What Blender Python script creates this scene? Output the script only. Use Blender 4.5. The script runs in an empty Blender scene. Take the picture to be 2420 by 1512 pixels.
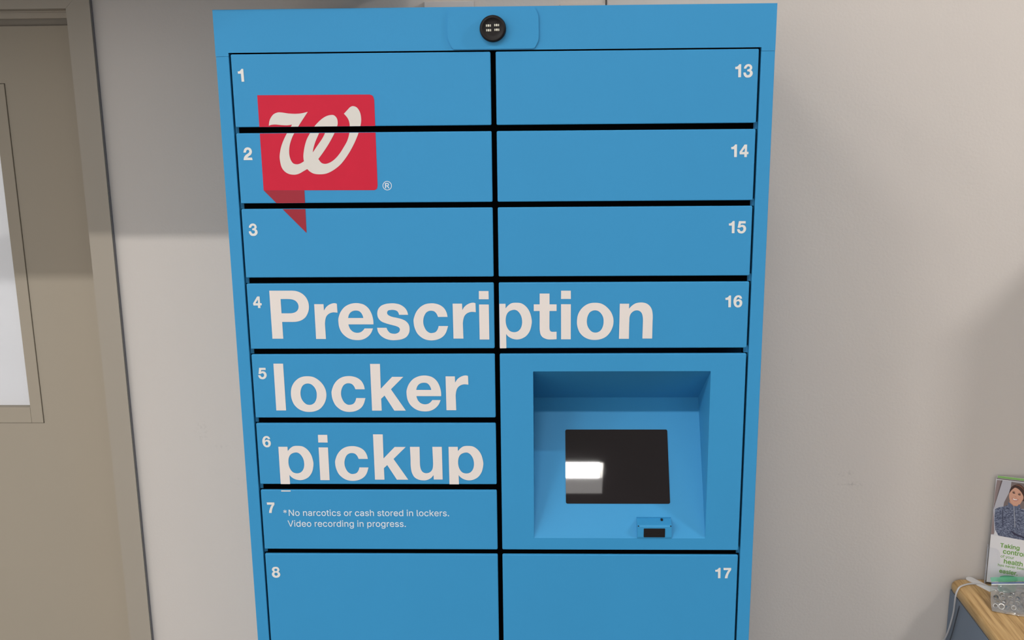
import bpy, bmesh, math, random
from mathutils import Vector, Matrix
from mathutils.geometry import tessellate_polygon
random.seed(4)
S = bpy.context.scene
C = S.collection

# ---------------------------------------------------------------- camera, world, exposure
WORLD_POWER = 2.05       # even light of the store beyond the open sides of this corner
cam_data = bpy.data.cameras.new('camera')
cam_data.sensor_width = 36.0
cam_data.lens = 36.0 * 2600 / 2420
cam_data.clip_start = 0.05
cam = bpy.data.objects.new('camera', cam_data)
C.objects.link(cam)
right = Vector((0.9995286, 0.02888407, -0.0104059))
upv = Vector((0.00325608, 0.23729605, 0.97143192))
fwd = Vector((-0.03052818, 0.97100788, -0.23709014))
m = Matrix((right, upv, -fwd)).transposed().to_4x4()
m.translation = Vector((0.54445407, -1.85779905, 1.97875467))
cam.matrix_world = m
S.camera = cam
w = bpy.data.worlds.new('world')
S.world = w
w.use_nodes = True
w.node_tree.nodes['Background'].inputs[0].default_value = (1, 0.97, 0.94, 1)
w.node_tree.nodes['Background'].inputs[1].default_value = WORLD_POWER
S.view_settings.view_transform = 'Standard'
S.view_settings.look = 'None'
S.view_settings.exposure = 0.0
S.view_settings.gamma = 1.0
S.view_settings.use_curve_mapping = False
LENS_POWER = 198.0      # radiance of the ceiling troffer lenses
STRIP_POWER = 760.0    # radiance of the added strip lamp to the right

# ---------------------------------------------------------------- materials
def mat(name, col, rough=0.5, spec=0.5, metal=0.0, noise=0.0, nscale=30, bump=0.0, bscale=200, trans=0.0, ior=1.45, coat=0.0, emit=None, estr=0.0, alpha=1.0):
    M = bpy.data.materials.new(name)
    M.use_nodes = True
    nt = M.node_tree
    b = nt.nodes['Principled BSDF']
    b.inputs['Base Color'].default_value = (*col, 1)
    b.inputs['Roughness'].default_value = rough
    b.inputs['Specular IOR Level'].default_value = spec
    b.inputs['Metallic'].default_value = metal
    b.inputs['Transmission Weight'].default_value = trans
    b.inputs['IOR'].default_value = ior
    b.inputs['Coat Weight'].default_value = coat
    b.inputs['Alpha'].default_value = alpha
    if emit:
        b.inputs['Emission Color'].default_value = (*emit, 1)
        b.inputs['Emission Strength'].default_value = estr
    if noise or bump:
        tc = nt.nodes.new('ShaderNodeTexCoord')
    if noise:
        n = nt.nodes.new('ShaderNodeTexNoise'); n.inputs['Scale'].default_value = nscale; n.inputs['Detail'].default_value = 4
        nt.links.new(tc.outputs['Object'], n.inputs['Vector'])
        mx = nt.nodes.new('ShaderNodeMix'); mx.data_type = 'RGBA'
        mx.inputs['A'].default_value = (*[c * (1 - noise) for c in col], 1)
        mx.inputs['B'].default_value = (*[min(1, c * (1 + noise)) for c in col], 1)
        nt.links.new(n.outputs['Fac'], mx.inputs['Factor'])
        nt.links.new(mx.outputs['Result'], b.inputs['Base Color'])
    if bump:
        n2 = nt.nodes.new('ShaderNodeTexNoise'); n2.inputs['Scale'].default_value = bscale; n2.inputs['Detail'].default_value = 3
        nt.links.new(tc.outputs['Object'], n2.inputs['Vector'])
        bp = nt.nodes.new('ShaderNodeBump'); bp.inputs['Strength'].default_value = bump; bp.inputs['Distance'].default_value = 0.001
        nt.links.new(n2.outputs['Fac'], bp.inputs['Height'])
        nt.links.new(bp.outputs['Normal'], b.inputs['Normal'])
    return M

BLUE = mat('blue_powder_coat', (0.036, 0.240, 0.472), 0.45, 0.18, noise=0.03, nscale=6, bump=0.06, bscale=900)
WHITE_VINYL = mat('white_vinyl', (0.65, 0.60, 0.57), 0.55, 0.3)
GREY_VINYL = mat('pale_grey_vinyl', (0.62, 0.62, 0.60), 0.55, 0.3)
PALE_VINYL = mat('pale_blue_vinyl', (0.58, 0.66, 0.72), 0.55, 0.3)
LOGO_WHITE = mat('logo_white_vinyl', (0.575, 0.55, 0.515), 0.55, 0.3)
RED_VINYL = mat('red_vinyl', (0.49, 0.013, 0.038), 0.55, 0.2, noise=0.05, nscale=40)
MAROON_VINYL = mat('maroon_vinyl', (0.27, 0.016, 0.030), 0.5, 0.3, noise=0.05, nscale=40)
BLACK_GASKET = mat('black_gasket', (0.0008, 0.0008, 0.0009), 0.9, 0.0)
BLACK_GLASS = mat('black_screen_glass', (0.006, 0.004, 0.005), 0.02, 0.5, noise=0.15, nscale=25)
BLACK_PLASTIC = mat('black_plastic', (0.008, 0.006, 0.006), 0.5, 0.25)
LED = mat('led_pads', (0.55, 0.53, 0.45), 0.4)
WALL = mat('painted_wall', (0.53, 0.485, 0.447), 0.85, 0.25, noise=0.02, nscale=2.5, bump=0.35, bscale=160)
DOOR_PAINT = mat('door_paint', (0.315, 0.275, 0.218), 0.6, 0.35, noise=0.02, nscale=4, bump=0.05, bscale=500)
FRAME_PAINT = mat('frame_paint', (0.318, 0.277, 0.225), 0.5, 0.4, noise=0.02, nscale=5)
EDGE_STRIP = mat('frame_edge_strip', (0.20, 0.175, 0.18), 0.8)
PAPER_PANE = mat('paper_behind_pane', (0.74, 0.72, 0.75), 0.7, 0.3, noise=0.04, nscale=6, emit=(1.0, 0.98, 1.0), estr=0.12)  # slight emission stands in for light coming through the paper from behind
CEIL = mat('ceiling_tile', (0.72, 0.70, 0.68), 0.9, bump=0.3, bscale=90)
STEEL = mat('brushed_steel', (0.55, 0.54, 0.52), 0.3, metal=1.0)
STEEL_DARK = mat('dull_steel', (0.32, 0.31, 0.30), 0.35, metal=1.0)
LAMP_WHITE = mat('fixture_white', (0.75, 0.74, 0.72), 0.5)
CABLE = mat('grey_cable', (0.46, 0.45, 0.45), 0.5)
GREY_PANEL = mat('grey_laminate', (0.20, 0.235, 0.285), 0.6, 0.3, noise=0.06, nscale=300)
PLASTIC_WHITE = mat('white_plastic', (0.80, 0.78, 0.77), 0.4)
PAPER = mat('white_paper', (0.68, 0.665, 0.67), 0.6)
GREEN_INK = mat('green_ink', (0.19, 0.40, 0.075), 0.6)
LIGHT_GREEN = mat('green_paper', (0.22, 0.42, 0.12), 0.6)
GREEN_PLASTIC = mat('green_plastic', (0.10, 0.50, 0.28), 0.3)
BLUE_LINE = mat('blue_zip_line', (0.10, 0.16, 0.42), 0.4)

def clear(name, tint, gloss, haze=0.0, hazecol=(0.8, 0.82, 0.84), rough=0.04, ior=1.45):
    """thin clear sheet: light passes, facets mirror by Fresnel, plus a little haze"""
    M = bpy.data.materials.new(name); M.use_nodes = True
    nt = M.node_tree; nt.nodes.clear()
    out = nt.nodes.new('ShaderNodeOutputMaterial')
    tr = nt.nodes.new('ShaderNodeBsdfTransparent'); tr.inputs['Color'].default_value = (*tint, 1)
    gl = nt.nodes.new('ShaderNodeBsdfGlossy'); gl.inputs['Roughness'].default_value = rough
    df = nt.nodes.new('ShaderNodeBsdfDiffuse'); df.inputs['Color'].default_value = (*hazecol, 1)
    fr_ = nt.nodes.new('ShaderNodeFresnel'); fr_.inputs['IOR'].default_value = ior
    mu = nt.nodes.new('ShaderNodeMath'); mu.operation = 'MULTIPLY'; mu.inputs[1].default_value = gloss; mu.use_clamp = True
    m1 = nt.nodes.new('ShaderNodeMixShader'); m2 = nt.nodes.new('ShaderNodeMixShader'); m1.inputs[0].default_value = haze
    nt.links.new(fr_.outputs[0], mu.inputs[0]); nt.links.new(tr.outputs[0], m1.inputs[1]); nt.links.new(df.outputs[0], m1.inputs[2])
    nt.links.new(mu.outputs[0], m2.inputs[0]); nt.links.new(m1.outputs[0], m2.inputs[1]); nt.links.new(gl.outputs[0], m2.inputs[2])
    nt.links.new(m2.outputs[0], out.inputs['Surface'])
    return M
PANE = clear('pane_glass', (0.97, 0.98, 0.98), 1.0)
ACRYLIC = clear('clear_acrylic', (0.975, 0.98, 0.99), 0.45)
ACRYLIC_SIDE = clear('frosted_acrylic_side', (0.96, 0.97, 0.99), 0.5, 0.38, (0.75, 0.76, 0.80))
FILM = clear('clear_film', (0.96, 0.97, 0.96), 4.0, 0.16, rough=0.16)
GREEN_FILM = clear('green_film', (0.35, 0.80, 0.55), 1.5, 0.35, (0.30, 0.75, 0.50), rough=0.15)

def tile_material():
    M = mat('floor_tile', (0.22, 0.21, 0.19), 0.35, 0.4)
    nt = M.node_tree
    tc = nt.nodes.new('ShaderNodeTexCoord'); br = nt.nodes.new('ShaderNodeTexBrick')
    br.offset = 0.0
    br.inputs['Color1'].default_value = (0.13, 0.125, 0.115, 1); br.inputs['Color2'].default_value = (0.11, 0.105, 0.10, 1)
    br.inputs['Mortar'].default_value = (0.12, 0.11, 0.10, 1); br.inputs['Scale'].default_value = 1.64
    br.inputs['Brick Width'].default_value = 0.5; br.inputs['Row Height'].default_value = 0.5; br.inputs['Mortar Size'].default_value = 0.003
    nt.links.new(tc.outputs['Object'], br.inputs['Vector'])
    nt.links.new(br.outputs['Color'], nt.nodes['Principled BSDF'].inputs['Base Color'])
    return M

def oak_material():
    M = mat('oak_veneer', (0.40, 0.25, 0.12), 0.4, 0.4)
    nt = M.node_tree
    tc = nt.nodes.new('ShaderNodeTexCoord'); mp = nt.nodes.new('ShaderNodeMapping')
    mp.inputs['Scale'].default_value = (150, 6, 60)
    n = nt.nodes.new('ShaderNodeTexNoise'); n.inputs['Scale'].default_value = 1.0; n.inputs['Detail'].default_value = 6; n.inputs['Roughness'].default_value = 0.6
    n.inputs['Distortion'].default_value = 0.15
    cr = nt.nodes.new('ShaderNodeValToRGB')
    cr.color_ramp.elements[0].position = 0.32; cr.color_ramp.elements[0].color = (0.28, 0.155, 0.050, 1)
    cr.color_ramp.elements[1].position = 0.62; cr.color_ramp.elements[1].color = (0.57, 0.37, 0.165, 1)
    e = cr.color_ramp.elements.new(0.48); e.color = (0.46, 0.285, 0.115, 1)
    nt.links.new(tc.outputs['Object'], mp.inputs['Vector']); nt.links.new(mp.outputs['Vector'], n.inputs['Vector'])
    nt.links.new(n.outputs['Fac'], cr.inputs['Fac']); nt.links.new(cr.outputs['Color'], nt.nodes['Principled BSDF'].inputs['Base Color'])
    return M

def heather_material():
    M = mat('heather_print', (0.085, 0.10, 0.17), 0.6)
    nt = M.node_tree
    tc = nt.nodes.new('ShaderNodeTexCoord'); mp = nt.nodes.new('ShaderNodeMapping'); mp.inputs['Scale'].default_value = (260, 260, 620)
    mp.inputs['Rotation'].default_value = (0, 0.5, 0)
    n = nt.nodes.new('ShaderNodeTexNoise'); n.inputs['Scale'].default_value = 1; n.inputs['Detail'].default_value = 2
    cr = nt.nodes.new('ShaderNodeValToRGB')
    cr.color_ramp.elements[0].position = 0.38; cr.color_ramp.elements[0].color = (0.035, 0.045, 0.09, 1)
    cr.color_ramp.elements[1].position = 0.68; cr.color_ramp.elements[1].color = (0.22, 0.25, 0.34, 1)
    nt.links.new(tc.outputs['Object'], mp.inputs['Vector']); nt.links.new(mp.outputs['Vector'], n.inputs['Vector'])
    nt.links.new(n.outputs['Fac'], cr.inputs['Fac']); nt.links.new(cr.outputs['Color'], nt.nodes['Principled BSDF'].inputs['Base Color'])
    return M

def add_scuffs(M, spots):
    # faint dirty scuff marks with a shape of their own, at fixed places on the wall
    nt = M.node_tree
    b = nt.nodes['Principled BSDF']
    src = b.inputs['Base Color'].links[0].from_socket
    tc = nt.nodes.new('ShaderNodeTexCoord')
    for (x, z, rx, rz, k) in spots:
        mp = nt.nodes.new('ShaderNodeMapping'); mp.vector_type = 'POINT'
        mp.inputs['Location'].default_value = (-x / rx, 0, -z / rz); mp.inputs['Scale'].default_value = (1 / rx, 0, 1 / rz)
        nt.links.new(tc.outputs['Object'], mp.inputs['Vector'])
        ln = nt.nodes.new('ShaderNodeVectorMath'); ln.operation = 'LENGTH'
        nt.links.new(mp.outputs['Vector'], ln.inputs[0])
        inv = nt.nodes.new('ShaderNodeMath'); inv.operation = 'SUBTRACT'; inv.inputs[0].default_value = 1.0; inv.use_clamp = True
        nt.links.new(ln.outputs['Value'], inv.inputs[1])
        ns = nt.nodes.new('ShaderNodeTexNoise'); ns.inputs['Scale'].default_value = 140; ns.inputs['Detail'].default_value = 3
        nt.links.new(tc.outputs['Object'], ns.inputs['Vector'])
        th = nt.nodes.new('ShaderNodeMath'); th.operation = 'SUBTRACT'; th.inputs[1].default_value = 0.50; th.use_clamp = True
        nt.links.new(ns.outputs['Fac'], th.inputs[0])
        ml = nt.nodes.new('ShaderNodeMath'); ml.operation = 'MULTIPLY'
        nt.links.new(inv.outputs[0], ml.inputs[0]); nt.links.new(th.outputs[0], ml.inputs[1])
        m2 = nt.nodes.new('ShaderNodeMath'); m2.operation = 'MULTIPLY'; m2.inputs[1].default_value = k; m2.use_clamp = True
        nt.links.new(ml.outputs[0], m2.inputs[0])
        mx = nt.nodes.new('ShaderNodeMix'); mx.data_type = 'RGBA'
        mx.inputs['B'].default_value = (0.22, 0.20, 0.19, 1)
        nt.links.new(m2.outputs[0], mx.inputs['Factor']); nt.links.new(src, mx.inputs['A'])
        src = mx.outputs['Result']
    nt.links.new(src, b.inputs['Base Color'])

add_scuffs(WALL, [(-0.285, 1.10, 0.022, 0.030, 1.6), (-0.24, 1.06, 0.03, 0.006, 1.0), (-0.20, 0.97, 0.03, 0.012, 0.8), (1.28, 0.965, 0.05, 0.008, 2.6), (1.03, 0.75, 0.05, 0.008, 4), (1.12, 1.27, 0.012, 0.012, 1.5), (1.26, 0.99, 0.03, 0.012, 1.6)])
DARKWALL = mat('dark_fixture_wall', (0.16, 0.155, 0.15), 0.8)
FLOOR = tile_material()
OAK = oak_material()
HEATHER = heather_material()

# ---------------------------------------------------------------- object helpers
def tag(o, label=None, cat=None, group=None, kind=None):
    if label: o['label'] = label
    if cat: o['category'] = cat
    if group: o['group'] = group
    if kind: o['kind'] = kind
    return o

def empty(name, loc, label, cat, group=None, kind=None):
    o = bpy.data.objects.new(name, None)
    C.objects.link(o)
    o.location = loc
    o.empty_display_size = 0.05
    return tag(o, label, cat, group, kind)

def link(name, me, mtl, parent=None, smooth=False):
    o = bpy.data.objects.new(name, me)
    C.objects.link(o)
    if mtl: me.materials.append(mtl)
    if smooth:
        for p in me.polygons: p.use_smooth = True
    if parent:
        o.parent = parent
        if parent.type == 'EMPTY':
            o.matrix_parent_inverse = Matrix.Translation(-parent.location)
    return o

def finish(name, bm, mtl, parent=None, smooth=False, recalc=True):
    if recalc:
        bmesh.ops.recalc_face_normals(bm, faces=bm.faces)
    me = bpy.data.meshes.new(name)
    bm.to_mesh(me)
    bm.free()
    o = link(name, me, mtl, parent, smooth)
    return o

def add_box(bm, x0, x1, y0, y1, z0, z1, bevel=0.0, seg=2, M=None):
    t = bmesh.new()
    vs = [t.verts.new((x, y, z)) for x in (x0, x1) for y in (y0, y1) for z in (z0, z1)]
    for f in ((0, 1, 3, 2), (4, 6, 7, 5), (0, 4, 5, 1), (2, 3, 7, 6), (0, 2, 6, 4), (1, 5, 7, 3)):
        t.faces.new([vs[i] for i in f])
    bmesh.ops.recalc_face_normals(t, faces=t.faces)
    if bevel:
        bmesh.ops.bevel(t, geom=t.edges[:] , offset=bevel, segments=seg, profile=0.5, affect='EDGES')
    if M is not None:
        bmesh.ops.transform(t, matrix=M, verts=t.verts)
    join(bm, t)

def join(bm, t):
    mp = {}
    for v in t.verts: mp[v] = bm.verts.new(v.co)
    for f in t.faces:
        try: bm.faces.new([mp[v] for v in f.verts]).smooth = f.smooth
        except ValueError: pass
    t.free()

def box(name, dims, mtl, parent=None, bevel=0.0, M=None, seg=2):
    bm = bmesh.new()
    add_box(bm, *dims, bevel=bevel, M=M, seg=seg)
    return finish(name, bm, mtl, parent, recalc=False)

def prism(bm, pts, f0, f1, holes=()):
    """outline pts (2-D) with holes, extruded: f0/f1 map (u, v) to the near and far points"""
    loops = [list(pts)] + [list(h) for h in holes]
    tris = tessellate_polygon([[Vector((p[0], p[1], 0)) for p in l] for l in loops])
    flat = [p for l in loops for p in l]
    a = [bm.verts.new(f0(*p)) for p in flat]
    if f1 is None:
        for t in tris:
            try: bm.faces.new([a[i] for i in t])
            except ValueError: pass
        return a
    b = [bm.verts.new(f1(*p)) for p in flat]
    for t in tris:
        for vs, tt in ((a, t), (b, t[::-1])):
            try: bm.faces.new([vs[i] for i in tt])
            except ValueError: pass
    k = 0
    for l in loops:
        n = len(l)
        for i in range(n):
            j = (i + 1) % n
            try: bm.faces.new([a[k + i], a[k + j], b[k + j], b[k + i]])
            except ValueError: pass
        k += n

def tube(bm, pts, r, seg=8, caps=True, rad=None):
    pts = [Vector(p) for p in pts]
    rings = []
    n = len(pts)
    ref = Vector((0, 0, 1))
    prev = None
    for i, p in enumerate(pts):
        t = (pts[min(i + 1, n - 1)] - pts[max(i - 1, 0)]).normalized()
        if prev is None:
            a = t.cross(ref) if abs(t.dot(ref)) < 0.95 else t.cross(Vector((1, 0, 0)))
        else:
            a = prev - t * prev.dot(t)
        a.normalize(); prev = a
        b = t.cross(a)
        rr = rad[i] if rad else r
        rings.append([bm.verts.new(p + (a * math.cos(2 * math.pi * k / seg) + b * math.sin(2 * math.pi * k / seg)) * rr) for k in range(seg)])
    for i in range(n - 1):
        for k in range(seg):
            f = bm.faces.new([rings[i][k], rings[i][(k + 1) % seg], rings[i + 1][(k + 1) % seg], rings[i + 1][k]]); f.smooth = True
    if caps:
        bm.faces.new(rings[0][::-1]); bm.faces.new(rings[-1])

def smooth_path(pts, n=6):
    P = [Vector(p) for p in pts]
    out = []
    for i in range(len(P) - 1):
        p0 = P[i - 1] if i else P[0] * 2 - P[1]
        p3 = P[i + 2] if i + 2 < len(P) else P[-1] * 2 - P[-2]
        for k in range(n):
            t = k / n
            out.append(0.5 * ((2 * P[i]) + (P[i + 1] - p0) * t + (2 * p0 - 5 * P[i] + 4 * P[i + 1] - p3) * t * t + (3 * P[i] - p0 - 3 * P[i + 1] + p3) * t ** 3))
    out.append(P[-1])
    return out

def curve_loop(nodes, n=5):
    """outline nodes (x, y, corner) -> dense closed polygon; smooth between corners"""
    N = len(nodes)
    cs = [i for i, p in enumerate(nodes) if p[2]]
    V = [Vector((p[0], p[1])) for p in nodes]
    if not cs:
        out = []
        for i in range(N):
            p0, p1, p2, p3 = V[i - 1], V[i], V[(i + 1) % N], V[(i + 2) % N]
            for k in range(n):
                t = k / n
                out.append(0.5 * ((2 * p1) + (p2 - p0) * t + (2 * p0 - 5 * p1 + 4 * p2 - p3) * t * t + (3 * p1 - p0 - 3 * p2 + p3) * t ** 3))
        return [(v.x, v.y) for v in out]
    out = []
    for a, ca in enumerate(cs):
        cb = cs[(a + 1) % len(cs)]
        if cb <= ca: cb += N
        seg = [V[i % N] for i in range(ca, cb + 1)]
        if len(seg) == 2:
            out.append(seg[0])
        else:
            out += [Vector((v.x, v.y)) for v in smooth_path([(s.x, s.y, 0) for s in seg], n)[:-1]]
    return [(v.x, v.y) for v in out]

def decal(name, loops_list, mtl, parent, clip=None, y=-0.0005, bold=0.0):
    """flat vinyl shapes on the locker front; clip = (x0, x1, z0, z1)"""
    bm = bmesh.new()
    for q, loops in enumerate(loops_list):
        yy = y - (q % 2) * 0.00003
        prism(bm, loops[0], lambda x, z: (x, yy, z), None, loops[1:])
    if clip:
        for co, no in (((clip[0], 0, 0), (-1, 0, 0)), ((clip[1], 0, 0), (1, 0, 0)), ((0, 0, clip[2]), (0, 0, -1)), ((0, 0, clip[3]), (0, 0, 1))):
            bmesh.ops.bisect_plane(bm, geom=bm.verts[:] + bm.edges[:] + bm.faces[:], plane_co=co, plane_no=no, clear_outer=True)
    if not bm.faces:
        bm.free(); return None
    for f in bm.faces:
        f.normal_update()
        if f.normal.y > 0: f.normal_flip()
    if bold: embolden(bm, loops_list, lambda x, z: (x, y, z), bold)
    return finish(name, bm, mtl, parent, recalc=False)

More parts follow.
